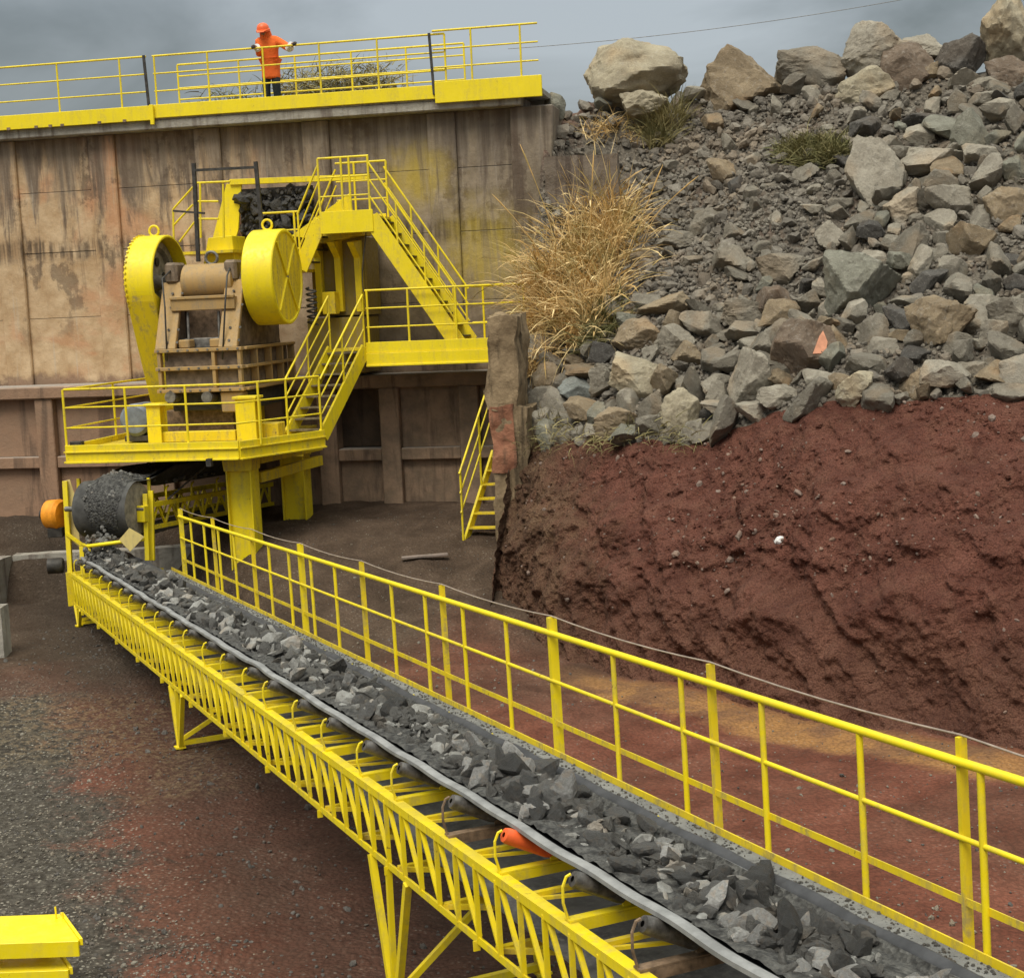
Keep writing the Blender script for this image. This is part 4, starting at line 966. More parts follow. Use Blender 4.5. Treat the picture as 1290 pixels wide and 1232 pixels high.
# head pulley and belt wrapped round it
DUSTP = plain('dust_caked_pulley', (.27, .235, .17), .35, .9, 8, .4)
PR = .50; pc = V((-.30, DW / 2, -.08))
MB().lathe([(0, 0), (0, PR - .05), (.02, PR), (.04, PR - .02), (.05, PR - .12), (.06, PR - .12), (.06, PR), (DW - .30, PR), (DW - .30, 0)], (pc.x, .10, pc.z), (0, 1, 0), 36, (0, 0, 1)).build('head_pulley', DUSTP, dc, D_, smooth=.6)
MB().tube((pc.x, -.05, pc.z), (pc.x, DW + .45, pc.z), .05, 12).build('pulley_shaft', STEEL, dc, D_, smooth=.7)
prof = []
for i in range(30): s = DL - (DL - pc.x) * i / 29; prof.append((s, pc.z + PR + .02 - .20 * sstep(pc.x + .1, pc.x + 1.5, s)))
for i in range(1, 22): a = math.pi / 2 + math.pi * 1.02 * i / 21; prof.append((pc.x + (PR + .03) * math.cos(a), pc.z + (PR + .03) * math.sin(a)))
prof.append((.6, pc.z - PR + .02)); prof.append((DL, pc.z - PR + .12))
rows = []
for k, (s, z) in enumerate(prof):
    tr = sstep(pc.x + .2, pc.x + 1.4, s) if k < 30 else 0
    rows.append([(s, .04 + (DW - .08) * j / 12, z + tr * .40 * (abs(j - 6) / 6) ** 1.6 + .01 * noise.noise(V((s * 2, j * .3, z)))) for j in range(13)])
MB().grid(rows).build('belt', BELT2, dc, D_, smooth=2)
for s in (.55, 1.5, 2.5):
    for w in (.0, DW): MB().path([(s, w, 0), (s, w, .16), (s + .05, w + (.02 if w == 0 else -.02), .24), (s + .16, w + (.04 if w == 0 else -.04), .27)], .022, 6).build('idler_bracket', YEL, dc, D_, smooth=2)
MB().tube((.55, -.02, .02), (2.0, -.05, .55), .02).build('stay_rod', STEEL, dc, D_, smooth=.8)
# ore load lying on it and sliding over the pulley
def ico(sub):
    bm = bmesh.new(); bmesh.ops.create_icosphere(bm, subdivisions=sub, radius=1.); vs = [v.co.copy() for v in bm.verts]; fs = [tuple(v.index for v in f.verts) for f in bm.faces]; bm.free(); return vs, fs
ICO = {k: ico(k) for k in (1, 2, 3, 4, 5)}
def rock_geo(seed, sub=3, planes=11, rough_=.05, sq=(1, 1, 1), flat=.62, top=.98):
    r = random.Random(seed); vs, fs = ICO[sub]; pl = []
    for i in range(planes):
        n = V((r.gauss(0, 1), r.gauss(0, 1), r.gauss(0, 1))).normalized(); pl.append((n, r.uniform(flat, top)))
    out = []
    for v in vs:
        d = 1.25
        for n, h in pl:
            c = n.dot(v)
            if c > .05: d = min(d, h / c)
        off = V((seed * 3.1, seed * 1.7, 0))
        d *= 1 + rough_ * fbm(v * 1.7 + off, 5) + rough_ * .45 * noise.noise(v * 5.5 + off) + rough_ * .22 * noise.noise(v * 12 + off)
        out.append(V((v.x * d * sq[0], v.y * d * sq[1], v.z * d * sq[2])))
    return out, fs
def rot(r): return Matrix.Rotation(r.uniform(0, 6.28), 3, V((r.gauss(0, 1), r.gauss(0, 1), r.gauss(0, 1))).normalized())
rows = []
for k in range(78):
    r_ = []
    for j in range(15):
        wl = .14 + .06 * noise.noise(V((k * .4, 1, 0))) + .12 * max(0, (k - 60) / 18); wr = DW - .24 + .07 * noise.noise(V((k * .4, 7, 0))) - .2 * max(0, (k - 60) / 18)
        w = lerp(wl, wr, j / 14); e = abs(j - 7) / 7; hgt = (.13 * (1 - e ** 2) + .03 * noise.noise(V((k * .35, j * .5, 0))) + .02 * noise.noise(V((k * .9, j * 1.1, 5))))
        if k < 48:
            s = lerp(3.6, pc.x, k / 47); z = pc.z + PR + .03 - .20 * sstep(pc.x + .1, pc.x + 1.5, s) + sstep(pc.x + .2, pc.x + 1.4, s) * .40 * e ** 1.6
            r_.append((s, w, z + max(.004, hgt)))
        else:
            a = math.pi / 2 + 2.3 * (k - 47) / 30; rr = PR + .034 + max(.0, hgt) * (1 - (k - 47) / 31); r_.append((pc.x + rr * math.cos(a), w, pc.z + rr * math.sin(a)))
    rows.append(r_)
single('carried_fines', MB().grid(rows), FINES, D_ @ Matrix.Translation(pc), 'dark fines lying on the belt over the head pulley', 'ore', kind='stuff', frame=D_, smooth=2)
m = MB()
for i in range(330):
    r = random.Random(900 + i); t = r.random(); w = r.uniform(.25, DW - .3); sz = r.uniform(.02, .055) * (1.7 if r.random() < .12 else 1)
    if t < .34: s = lerp(pc.x - .1, 3.4, r.random()); z = pc.z + PR + .05 + .10 * (1 - abs(w - DW / 2) * 1.6) - .20 * sstep(pc.x + .1, pc.x + 1.5, s) + r.uniform(-.02, .04); n0 = V((s, w, z))
    elif t < .45: a = math.pi / 2 + r.uniform(0, 1.2); n0 = V((pc.x + (PR + .06) * math.cos(a), w, pc.z + (PR + .06) * math.sin(a)))
    else: f = r.random() ** .5; n0 = V((pc.x - PR - .04 - .06 * f + r.uniform(-.05, .05), w, pc.z - .25 - f * .75))
    g = rock_geo(i % 9, 1, 8, .05); R_ = rot(r); m.add([R_ @ v * sz + n0 for v in g[0]], g[1])
single('falling_ore', m, ORE, D_ @ Matrix.Translation(pc), 'dark ore tumbling over the head pulley onto the lower belt', 'ore', kind='stuff', frame=D_).color = (.24, .235, .22, 1)

hd = thing('transfer_head', 'yellow frame of posts and plates round the transfer point at the conveyor start', 'frame', CM(.3, .6, 0))
W = ID
def pb_(u, v, D): return onD(u, v, D)
MB().prism([pb_(80, 606, 28.3), pb_(88, 604, 28.3), pb_(97, 632, 28.3), pb_(101, 690, 28.3), pb_(83, 676, 28.3)], ray(90, 650).normalized() * .05).build('guard_plate', PALE, hd, W, .004)
MB().beam(pb_(82, 606, 28.25), pb_(89, 725, 28.25), .09, .09).build('post', YEL, hd, W, .005)
MB().beam(pb_(99, 603, 28.6), pb_(101, 640, 28.6), .10, .06).build('post', YEL, hd, W, .005)
MB().beam(pb_(103, 688, 28.1), pb_(106, 735, 28.1), .08, .08).build('post', YEL, hd, W, .005)
MB().beam(pb_(84, 672, 28.2), pb_(103, 686, 28.1), .05, .05).build('rail', YEL, hd, W)
MB().path([pb_(103, 686, 28.1), pb_(118, 696, 28.05), pb_(123, 708, 28.05)], .028, 8).build('rail', YEL, hd, W, smooth=2)
MB().path([pb_(104, 686, 28.0), pb_(112, 688, 27.2), pb_(181, 679, 26.95)], .035, 8).build('cross_rail', YELB, hd, W, smooth=2)
MB().beam(pb_(183, 622, 27.75), pb_(186, 706, 27.75), .10, .08).build('post', YEL, hd, W, .005)
MB().beam(pb_(190, 618, 27.9), pb_(192, 706, 27.9), .09, .09).build('post', YELB, hd, W, .005)
MB().beam(pb_(187, 602, 28.0), pb_(189, 636, 28.0), .07, .05).build('post', YEL, hd, W)
MB().box(-.04, .14, -.06, .10, -.24, .06).build('bearing_block', YEL, hd, D_ @ Matrix.Translation((pc.x, 0, pc.z)), .01)
MB().prism([pb_(163, 665, 26.9), pb_(182, 676, 26.9), pb_(164, 695, 26.9), pb_(150, 680, 26.9)], ray(165, 680).normalized() * .03).build('deflector_plate', PALE, hd, W, .003)
dm = thing('drive_motor', 'orange round drive motor on the left of the transfer head', 'motor', Matrix.Translation(pb_(70, 650, 28.5)))
c = pb_(79, 648, 28.5); ax_ = uw
MB().lathe([(0, 0), (0, .24), (.06, .29), (.30, .27), (.34, .20), (.34, 0)], c, ax_, 28).build('body', MOTO, dm, W, smooth=.6)
MB().lathe([(.34, .0), (.34, .12), (.46, .10), (.46, 0)], c, ax_, 16).build('shaft_cap', DARKS, dm, W, smooth=.6)
MB().box(-.14, .14, -.16, .16, -.42, -.24).build('mount', DARKS, dm, Matrix.Translation(c + ax_ * .15), .01)
single('tail_drum', MB().lathe([(0, 0), (0, .13), (.03, .15), (.28, .15), (.28, 0)], pb_(80, 712, 28.35), V((-.9, -.1, 0)), 20), DARKS, Matrix.Translation(pb_(72, 708, 28.5)), 'dark round tail drum cover at the low end of the long conveyor', 'drum', smooth=.7)

# ------------------------------------------------------------------ ore on the long belt
rows = []
for i in range(520):
    s = .0 + (LEN - .02) * i / 519; r = []
    for j in range(19):
        w = .235 + .755 * j / 18; e = abs(j - 8.2) / 9.5
        top = belt_z(w) + .012 + max(0, 1 - e * e * 1.15) * (.13 + .05 * noise.noise(V((s * 1.1, 2, 0)))) + .022 * noise.noise(V((s * 9, w * 9, 0))) + .014 * noise.noise(V((s * 21, w * 21, 3)))
        if e > .93: top = belt_z(w) + .004 + (.02 if j > 9 else 0)
        r.append((s, w, top))
    rows.append(r)
single('ore_fines', MB().grid(rows), FINES, CM(10, .6, .2), 'bed of dark grey crushed fines along the middle of the belt', 'ore', kind='stuff', frame=C)
def heap(w, s): e = abs((w - .27) / .72 * 18 - 8.5) / 9.5; return belt_z(w) + max(0, 1 - e * e * 1.15) * .14
OREM = []
for i in range(14):
    g = rock_geo(200 + i, 3, 13 + i % 5, .05, (1, rnd.uniform(.6, .9), rnd.uniform(.4, .7)), .36, .78)
    me = bpy.data.meshes.new('ore_piece'); me.from_pydata(g[0], [], g[1]); me.materials.append(ORE); OREM.append(me)
lst = []
for i in range(3000):
    r = random.Random(5000 + i); s = lerp(.1, LEN, r.random() ** .92); w = .58 + r.gauss(0, .145); w = max(.31, min(.93, w))
    sz = min(.19, .040 + r.expovariate(1 / .040)); clump = noise.noise(V((s * .55, 9, 0)))
    sz *= 1 + .5 * clump
    D = depth(C @ V((s, w, .3)))
    if D < 3.2: continue
    lst.append((sz / D, s, w, sz, r))
lst.sort(key=lambda a: -a[0])
lowp = [rock_geo(300 + i, 2, 12, .06, (1, .8, .6), .38, .8) for i in range(8)]
ms = MB(); msb = MB()
for k, (_, s, w, sz, r) in enumerate(lst):
    h = heap(w, s) + sz * r.uniform(.1, .45); M3 = rot(r)
    if k < 285:
        o = bpy.data.objects.new('ore_piece', OREM[k % 14]); COL.objects.link(o)
        o.matrix_world = C @ Matrix.Translation((s, w, h)) @ M3.to_4x4() @ Matrix.Scale(sz, 4)
        t = r.random(); b_ = .045 + .12 * t
        if r.random() < .30: b_ = r.uniform(.28, .60)
        o.color = (b_, b_ * .985, b_ * .95, 1)
        pale = b_ > .2
        big = sz > .12
        lb = ('pale grey broken face of ore among darker pieces on the long belt' if pale else 'large dark grey angular lump of ore on the long belt' if big else 'dark grey angular piece of ore on the long belt')
        tag(o, lb, 'ore piece', 'ore pieces on the long conveyor belt')
    else:
        g = lowp[k % 8]; (msb if r.random() < .27 else ms).add([M3 @ V((v.x, v.y, v.z * .7)) * sz + V((s, w, h)) for v in g[0]], g[1])
single('small_ore', msb, ORE, CM(9, .6, .2), 'pale freshly broken small ore among the darker pieces on the belt', 'ore', kind='stuff', frame=C).color = (.42, .415, .39, 1)
single('small_ore', ms, ORE, CM(10, .6, .2), 'mass of smaller crushed ore between the larger pieces on the belt', 'ore', kind='stuff', frame=C).color = (.11, .106, .098, 1)

m = MB()
for i in range(2600):
    r = random.Random(7700 + i); s = lerp(1.5, LEN - 3, r.random()); g = ICO[1]; sz = r.uniform(.006, .018); M3 = rot(r); w_ = 1.28 + .33 * r.random()
    m.add([M3 @ V((v.x, v.y * .8, v.z * .6)) * sz + V((s, w_, .004)) for v in g[0]], g[1])
single('walkway_crumbs', m, ORE, CM(10, 1.5, 0), 'grey crumbs of ore scattered on the conveyor walkway', 'ore', kind='stuff', frame=C).color = (.13, .125, .115, 1)
# ------------------------------------------------------------------ rock pile
def lab_rock(o, label, group=None): tag(o, label, 'boulder' if group is None else 'rock', group)
def cast(u, v):
    d = ray(u, v).normalized(); h = BVP.ray_cast(EYE, d)
    if h[0] is None: h = BVB.ray_cast(EYE, d)
    return h[0]
G = (.255, .228, .18); GL = (.36, .325, .26); PA = (.43, .375, .265); TN = (.30, .23, .145); BR = (.19, .14, .10); DK = (.10, .092, .082); GN = (.25, .245, .195); BL = (.215, .23, .215)
HERO = [  # u, v(centre), w px, h px, colour, depth (None: found on the slope), label
 (800, 92, 124, 82, PA, 33.4, 'big pale rounded boulder standing alone on the skyline beside the walkway', 1, 0),
 (812, 132, 60, 34, PA, 32.6, 'flat pale stone at the foot of the big rounded skyline boulder', 1, 0),
 (932, 96, 108, 80, TN, 33.0, 'broad brownish boulder with pale top, second from the left on the skyline', 0, .1),
 (1018, 82, 88, 52, G, 32.2, 'grey craggy boulder between the broad brownish one and the raised pointed one', 0, -.3),
 (1096, 50, 84, 62, GL, 31.6, 'pointed grey boulder perched highest on the middle of the skyline', 0, .35),
 (1138, 82, 78, 60, BR, 31.2, 'reddish brown boulder leaning below the perched pointed one', 0, -.4),
 (1088, 108, 76, 44, PA, 31.2, 'pinkish pale boulder lying under the reddish brown leaning one', 0, 0),
 (1170, 100, 46, 42, TN, 31.0, 'small tan stone under the dark slabs on the skyline', 0, 0),
 (1160, 58, 56, 30, GL, 31.4, 'light grey slab lying behind the reddish brown boulder', 0, 0),
 (1212, 72, 62, 52, DK, 30.8, 'dark grey flat slab on the skyline beside the big pale corner boulder', 0, .2),
 (1272, 34, 70, 84, PA, 30.6, 'tall pale smooth boulder at the top right corner', 1, 0),
 (1280, 92, 76, 44, BR, 30.0, 'brown boulder below the tall pale corner boulder', 0, 0),
 (1238, 112, 60, 26, GL, 30.2, 'flat light stone between the dark slab and the brown corner boulder', 0, 0),
 (1104, 216, 74, 96, GL, None, 'tall light grey block with a broken face beside the dull green bush', 0, .1),
 (1172, 204, 80, 40, GL, None, 'flat light grey slab just right of the tall light block', 0, 0),
 (1222, 168, 48, 60, GN, None, 'dull greenish rounded stone above the flat light slab', 1, 0),
 (1196, 255, 58, 44, G, None, 'squat grey stone below the flat light slab', 0, 0),
 (1142, 262, 56, 52, GL, None, 'leaning light stone below the tall light block', 0, .6),
 (1268, 260, 56, 50, TN, None, 'smooth brownish boulder at the right edge halfway up the slope', 1, 0),
 (1082, 358, 104, 88, GN, None, 'large greenish grey boulder in the middle of the slope', 0, -.2),
 (1184, 394, 88, 84, TN, None, 'large tan slab tilted upward on the slope', 0, .7),
 (985, 340, 62, 42, G, None, 'grey stone left of the large greenish boulder', 0, 0),
 (912, 215, 42, 34, TN, None, 'tan lump among fine rubble near the top of the slope', 0, 0),
 (889, 278, 46, 36, G, None, 'dark grey lump above the small slabs beside the straw grass', 0, 0),
 (1048, 297, 42, 38, GL, None, 'light angular stone above the large greenish boulder', 0, 0),
 (850, 304, 60, 30, G, None, 'long dark stone beside the straw grass', 0, -.3),
 (920, 326, 44, 42, G, None, 'grey angular block in the rubble beside the straw grass', 0, 0),
 (1160, 332, 32, 48, GL, None, 'upright light stone between the greenish boulder and the tilted tan slab', 0, 0),
 (940, 392, 62, 34, G, None, 'low grey stone above the upright grey slab', 0, 0),
 (804, 424, 66, 46, TN, None, 'brown stone with rusty streaks at the lower left of the pile', 0, 0),
 (850, 428, 54, 44, GL, None, 'clean light grey angular block right of the rusty streaked stone', 0, .3),
 (806, 472, 78, 60, PA, None, 'pale dusty boulder at the bottom left of the pile', 0, 0),
 (856, 516, 52, 56, PA, None, 'pale mottled round boulder at the foot of the pile', 1, 0),
 (943, 476, 62, 84, GL, None, 'tall grey slab standing upright at the foot of the pile', 0, .35),
 (1014, 440, 84, 78, BR, None, 'big dark brown boulder with an orange painted face', 0, 0),
 (985, 500, 64, 32, GL, None, 'long low light stone under the dark brown boulder', 0, -.3),
 (1076, 492, 46, 50, PA, None, 'pale upright stone on the lip of the red bank', 0, 0),
 (1160, 482, 64, 44, TN, None, 'tan mottled boulder on the lip of the red bank below the tilted slab', 0, 0),
 (688, 478, 36, 44, TN, None, 'mottled brown stone nearest to the concrete pillar', 1, 0),
 (729, 492, 54, 40, BL, None, 'bluish grey stone near the concrete pillar', 0, 0),
 (776, 532, 56, 40, TN, None, 'tan square block low at the foot of the pile', 0, 0),
 (1270, 402, 52, 54, G, None, 'grey boulder at the right edge below the slope middle', 0, 0),
 (1222, 472, 56, 34, G, None, 'flat dark grey stone on the bank lip near the right edge', 0, 0),
 (1272, 492, 66, 26, G, None, 'long thin slab on the bank lip at the right edge', 0, .3),
 (890, 540, 46, 30, G, None, 'low grey stone at the foot of the pile right of the mottled round boulder', 0, 0),
 (905, 500, 40, 44, G, None, 'dark upright stone left of the tall upright slab', 0, 0),
 (838, 385, 70, 34, TN, None, 'broad brown slab above the clean light block', 0, 0),
 (975, 380, 46, 40, BR, None, 'brown stone left of and below the greenish boulder', 0, 0),
]
hero_pos = []
for i, (u, v, wp, hp_, colr, D, lb, soft, tilt) in enumerate(HERO):
    if D is None:
        h = cast(u, v + hp_ * .34); D = depth(h) if h is not None else 27.
    sky_ = v < 120
    c = onD(u, v + hp_ * (.14 if sky_ else .05), D + .05); rx = wp / F * D / 2 * (1.08 if sky_ else 1.05); rz = hp_ / F * D / 2 * (1.30 if sky_ else 1.12)
    ry = (rx + rz) / 2 * .9
    g = rock_geo(40 + i * 3, 5 if wp > 50 else 4, 22 if soft else 15 + i % 5, .10 if soft else .085, (1, 1, 1), .76 if soft else .46, .92 if soft else .82)
    lo = V((min(p[k] for p in g[0]) for k in range(3))); hi = V((max(p[k] for p in g[0]) for k in range(3))); cc = (lo + hi) / 2; ex = (hi - lo) / 2
    ct, sn = math.cos(tilt), math.sin(tilt)
    ex2 = []
    for p in g[0]:
        p = p - cc; p = V((p.x / ex.x, p.y / ex.y, p.z / ex.z)); x, z = p.x * ct - p.z * sn * .9, p.x * sn + p.z * ct
        if sky_: x *= 1 - (.26 if soft else .08) * z
        ex2.append(V((x * rx, p.y * ry, z * rz)))
    mx = max(abs(p.x) for p in ex2) / rx; mz = max(abs(p.z) for p in ex2) / rz
    m = MB(); m.v = [V((p.x / mx, p.y, p.z / mz)) for p in ex2]; m.f = g[1]
    o = m.build('boulder', ROCK, smooth=.5 if soft else .25); o.matrix_world = Matrix.Translation(c) @ Matrix.Rotation(-math.atan2(c.x, c.y), 4, 'Z'); o.color = (*colr, 1)
    tag(o, lb, 'boulder', 'large boulders of the rock pile'); hero_pos.append((c, max(rx, rz)))
    if 'orange painted' in lb:
        MW[o.name] = o.matrix_world.copy(); p0 = onD(1032, 432, D - ry * .95)
        mm = MB(); q = [(-.10, 0, -.17), (.10, 0, -.16), (.13, 0, .02), (.06, 0, .19), (0, 0, .1)]
        bvr = BVHTree.FromPolygons([o.matrix_world @ v for v in m.v], m.f); pts = []
        d0 = (p0 - EYE).normalized()
        for (a, _, b2) in q + [(0.02, 0, 0)]:
            t = p0 + rt * a + up * b2; hh = bvr.ray_cast(EYE, (t - EYE).normalized()); pts.append((hh[0] if hh[0] is not None else t) - d0 * .012)
        back = [p + d0 * .05 for p in pts]
        mm.add(pts + back, [(0, 1, 5), (1, 2, 5), (2, 3, 5), (3, 4, 5), (4, 0, 5)] + [(i2, (i2 + 1) % 5, 6 + (i2 + 1) % 5, 6 + i2) for i2 in range(5)])
        mm.build('painted_face', ORPF if False else plain('orange_paint_mark', (.60, .27, .16), .15, .7, 8, .2), o)
ROCKM = []
for i in range(18):
    g = rock_geo(600 + i, 4, 14 + i % 6, .07, (1, rnd.uniform(.65, 1), rnd.uniform(.5, .85)), .40, .80)
    me = bpy.data.meshes.new('rock'); me.from_pydata(g[0], [], g[1]); me.materials.append(ROCK); ROCKM.append(me)
    for p in me.polygons: p.use_smooth = True
    me.set_sharp_from_angle(angle=.30)
cand = []
def vis(p):
    u, v = proj(p); return -20 < u < 1950 and -60 < v < 700
for i in range(15000):
    r = random.Random(20000 + i); u = r.uniform(2.3, NCOL - .6); f = r.random() ** 1.15; v = 1 + f
    p = bank_pt(u, v)
    if not vis(p): continue
    px_, py_ = proj(p)
    fine = sstep(.28, .45, f) * sstep(.99, .92, f) * sstep(1130, 1000, px_)       # the fine scree on the upper left
    if px_ < 800 and py_ < 400: 
        if r.random() < .7: continue
    sz = min(.46, .05 + r.expovariate(1 / lerp(.115, .042, fine)))
    if f < .22 and r.random() < .5: sz = max(sz, r.uniform(.16, .38))
    D = depth(p)
    cand.append((sz / D, p, sz, r, px_, py_))
cand.sort(key=lambda a: -a[0])
kept = []; ms = MB(); nI = 0
lowr = [rock_geo(700 + i, 2, 13, .08, (1, .85, .7), .38, .8) for i in range(10)]
msd = MB()
for _, p, sz, r, px_, py_ in cand:
    if any((p - c).length < rr * .85 for c, rr in hero_pos): continue
    if sz > .1 and any((p - c).length < (rr + sz) * .56 for c, rr in kept): continue
    if sz > .1: kept.append((p, sz))
    M3 = rot(r); q = p + V((0, -.25, .5)).normalized() * sz * r.uniform(.05, .5)
    if nI < 262 and px_ < 1320 and -20 < py_ < 640:
        o = bpy.data.objects.new('rock', ROCKM[nI % 18]); COL.objects.link(o); o.matrix_world = Matrix.Translation(q) @ M3.to_4x4() @ Matrix.Diagonal((sz, sz, sz, 1)); nI += 1
        cl = r.choice([G, G, G, G, G, G, GL, GL, GL, GL, TN, DK, GN]); t = r.uniform(.75, 1.1); o.color = (cl[0] * t, cl[1] * t, cl[2] * t, 1)
        nm = {G: 'grey', GL: 'light grey', TN: 'tan', DK: 'dark grey', BR: 'brown', GN: 'greenish grey'}[cl]
        where = 'at the foot of the rock pile' if py_ > 400 else 'near the top of the rock pile' if py_ < 190 else 'halfway up the rock pile'
        sz_ = 'medium sized' if sz > .22 else 'small'
        tag(o, f'{sz_} {nm} angular rock lying loose {where}', 'rock', 'loose rocks of the rock pile')
    else:
        g = lowr[len(ms.v) % 10]
        (ms if r.random() < .6 else msd).add([M3 @ v * sz + q for v in g[0]], g[1])
# finest scree
for i in range(21000):
    r = random.Random(60000 + i); u = r.uniform(1.3, NCOL - .5); f = r.random(); p = bank_pt(u, 1 + f)
    px_, py_ = proj(p)
    if not vis(p) or (px_ < 830 and py_ < 260 + r.uniform(-40, 60)): continue
    sz = r.uniform(.018, .06) * (1.25 if r.random() < .25 else 1); g = ICO[1]; M3 = rot(r); k = [r.uniform(.55, 1.1) for _ in range(6)]
    (ms if r.random() < .5 else msd).add([M3 @ V((v.x * k[0], v.y * k[1], v.z * k[2])) * (sz * (1 + .35 * noise.noise(v * 1.5 + V((i * .37, 0, 0))))) + p + V((0, -.01, .02)) for v in g[0]], g[1])
single('scree', ms, ROCK, Matrix.Translation(onD(1000, 300, 28)), 'loose grey rubble covering the slope between the rocks', 'rubble', kind='stuff').color = (.255, .228, .187, 1)
single('scree', msd, ROCK, Matrix.Translation(onD(1000, 310, 28)), 'darker loose rubble covering the slope between the rocks', 'rubble', kind='stuff').color = (.165, .146, .12, 1)

m = MB()
for i in range(300):
    r = random.Random(4400 + i); g = rock_geo(4400 + i, 2, 13, .1, (1, r.uniform(.6, 1), r.uniform(.6, 1)), .4, .85); M3 = rot(r); sz = r.uniform(.04, .12) * (2 if r.random() < .12 else 1)
    pz = LF @ V((r.uniform(HOP[0], HOP[1]), -.36 + r.uniform(-.06, .05), r.uniform(HOP[2], HOP[3]))); m.add([M3 @ v * sz + pz for v in g[0]], g[1])
single('hopper_ore', m, ORE, LF @ Matrix.Translation((1.2, -.3, 7.6)), 'dark ore heaped in the feed hopper opening', 'ore', kind='stuff').color = (.075, .072, .068, 1)
# stones sprinkled on the earth bank and on the quarry floor
def sprinkle(name, pts, mat, colr, label, seed):
    m = MB(); r = random.Random(seed)
    for p, sz in pts:
        g = ICO[1]; M3 = rot(r); k = [r.uniform(.5, 1.15) for _ in range(3)]
        m.add([M3 @ V((v.x * k[0], v.y * k[1], v.z * k[2] * .7)) * (sz * (1 + .3 * noise.noise(v * 1.7 + p))) + p for v in g[0]], g[1])
    o = single(name, m, mat, Matrix.Translation(pts[0][0]), label, 'stones', kind='stuff'); o.color = (*colr, 1)
bp = []; bp2 = []
for i in range(13000):
    r = random.Random(90000 + i); u = r.uniform(1.4, NCOL - .5); v = r.random() ** .8
    p = bank_pt(u, v)
    if not (-10 < proj(p)[0] < 1300): continue
    d = noise.noise(p * .7)
    if r.random() > (.10 + .75 * sstep(2.5, 6.5, u) * sstep(.3, .7, v)) * (.6 + 1.2 * d): continue
    (bp2 if r.random() < .84 else bp).append((p, r.uniform(.012, .034) * (2.4 if r.random() < .10 else 1)))
sprinkle('bank_stones', bp, ROCK, (.30, .22, .18), 'pale small stones scattered over the red earth bank', 1)
sprinkle('bank_clods', bp2, BANK, (.15, .06, .05), 'loose red clods scattered over the earth bank', 2)
gp = []; gp2 = []
for i in range(30000):
    r = random.Random(130000 + i); v_ = lerp(690, 1300, r.random() ** 1.1); u_ = r.uniform(-60, 640) if r.random() < .8 else r.uniform(640, 1330)
    p = onZ(u_, v_, .02)
    if p.y > 31: continue
    q = CFI @ p
    left = q.y < -.6
    if left:
        key = p.x + p.y * .377 + 1.6 * noise.noise(V((p.x * .6, p.y * .6, 0)))
        if r.random() > sstep(2.4, .9, key) * sstep(25, 22, p.y) + .05: continue
    else:
        if r.random() > .42 or q.y < 2.1: continue
    p.z = ground_z(p.x, p.y) + .10 * fbm((p.x * .35, p.y * .35, 0)) + .05 * fbm((p.x * 1.5, p.y * 1.5, 3)) + .02 * noise.noise(V((p.x * 5, p.y * 5, 1)))
    sz = r.uniform(.006, .018) * (2.2 if r.random() < .06 else 1)
    (gp if r.random() < .55 else gp2).append((p, sz))
for i in range(2600):
    r = random.Random(270000 + i); s_, w_ = r.uniform(.5, LEN - 4), r.choice([r.gauss(-.35, .5), r.uniform(-.2, 1.8), 1.9 + abs(r.gauss(0, .35))])
    p = C @ V((s_, w_, 0)); p.z = ground_z(p.x, p.y) + .10 * fbm((p.x * .35, p.y * .35, 0)) + .05 * fbm((p.x * 1.5, p.y * 1.5, 3)) + .02 * noise.noise(V((p.x * 5, p.y * 5, 1))); gp2.append((p, r.uniform(.008, .03) * (2.2 if r.random() < .07 else 1)))
sprinkle('gravel', gp, ROCK, (.27, .245, .20), 'pale gravel scattered on the quarry floor', 3)
sprinkle('gravel', gp2, ROCK, (.12, .11, .10), 'dark gravel scattered on the quarry floor', 4)

# ------------------------------------------------------------------ grass and weeds
def blades(name, n, base_fn, dir_fn, length, width, droop, mat, label, cat, seed, kind=None, group=None, head=.0):
    r = random.Random(seed); m = MB(); m.uv = []
    for i in range(n):
        b = base_fn(r); d = dir_fn(r, b).normalized(); L = length(r); w0 = width * r.uniform(.6, 1.3); sh_ = r.random()
        side = d.cross(V((r.gauss(0, 1), r.gauss(0, 1), r.gauss(0, 1)))).normalized(); p = b.copy(); st_ = 6; o = len(m.v)
        dr = droop * r.uniform(.3, 1.4)
        for k in range(st_ + 1):
            f = k / st_; ww = w0 * (1 - f) ** .6 + .001
            if head and f > .7 and i % 3 == 0: ww += head * math.sin((f - .7) / .3 * math.pi)
            m.v += [p - side * ww, p + side * ww]; m.uv += [(sh_, f)] * 2
            d = (d + V((r.gauss(0, .08), r.gauss(0, .08), -dr * f))).normalized(); p = p + d * (L / st_)
        for k in range(st_): m.f.append((o + 2 * k, o + 2 * k + 1, o + 2 * k + 3, o + 2 * k + 2))
    return single(name, m, mat, Matrix.Translation(base_fn(random.Random(1))), label, cat, group, kind, fix=False)
def from_px(pts, dz):
    hs_ = [(cast(u, v) or onD(u, v, 27.5)) for u, v in pts]
    def f(r): p = r.choice(hs_).copy(); return p + V((r.gauss(0, dz), r.gauss(0, dz * .6), r.gauss(0, dz * .5)))
    return f
PXB = [(735, 430), (750, 410), (760, 380), (720, 400), (700, 410), (745, 350), (770, 340), (725, 370), (705, 360), (780, 310), (740, 310), (750, 280), (720, 320), (690, 380), (770, 290)]
def d_tuft(r, b):
    bx, bz = noise.noise(b * 2.3), noise.noise(b * 2.3 + V((7, 3, 1)))
    if r.random() < .3: return V((r.gauss(-.1, 1.) + bx, r.gauss(-.5, .5), r.gauss(.1, .5)))
    return V((r.gauss(-.15, .55) + 2.2 * bx, r.gauss(-.35, .4), r.uniform(.15, 1.3) + .6 * bz + .1))
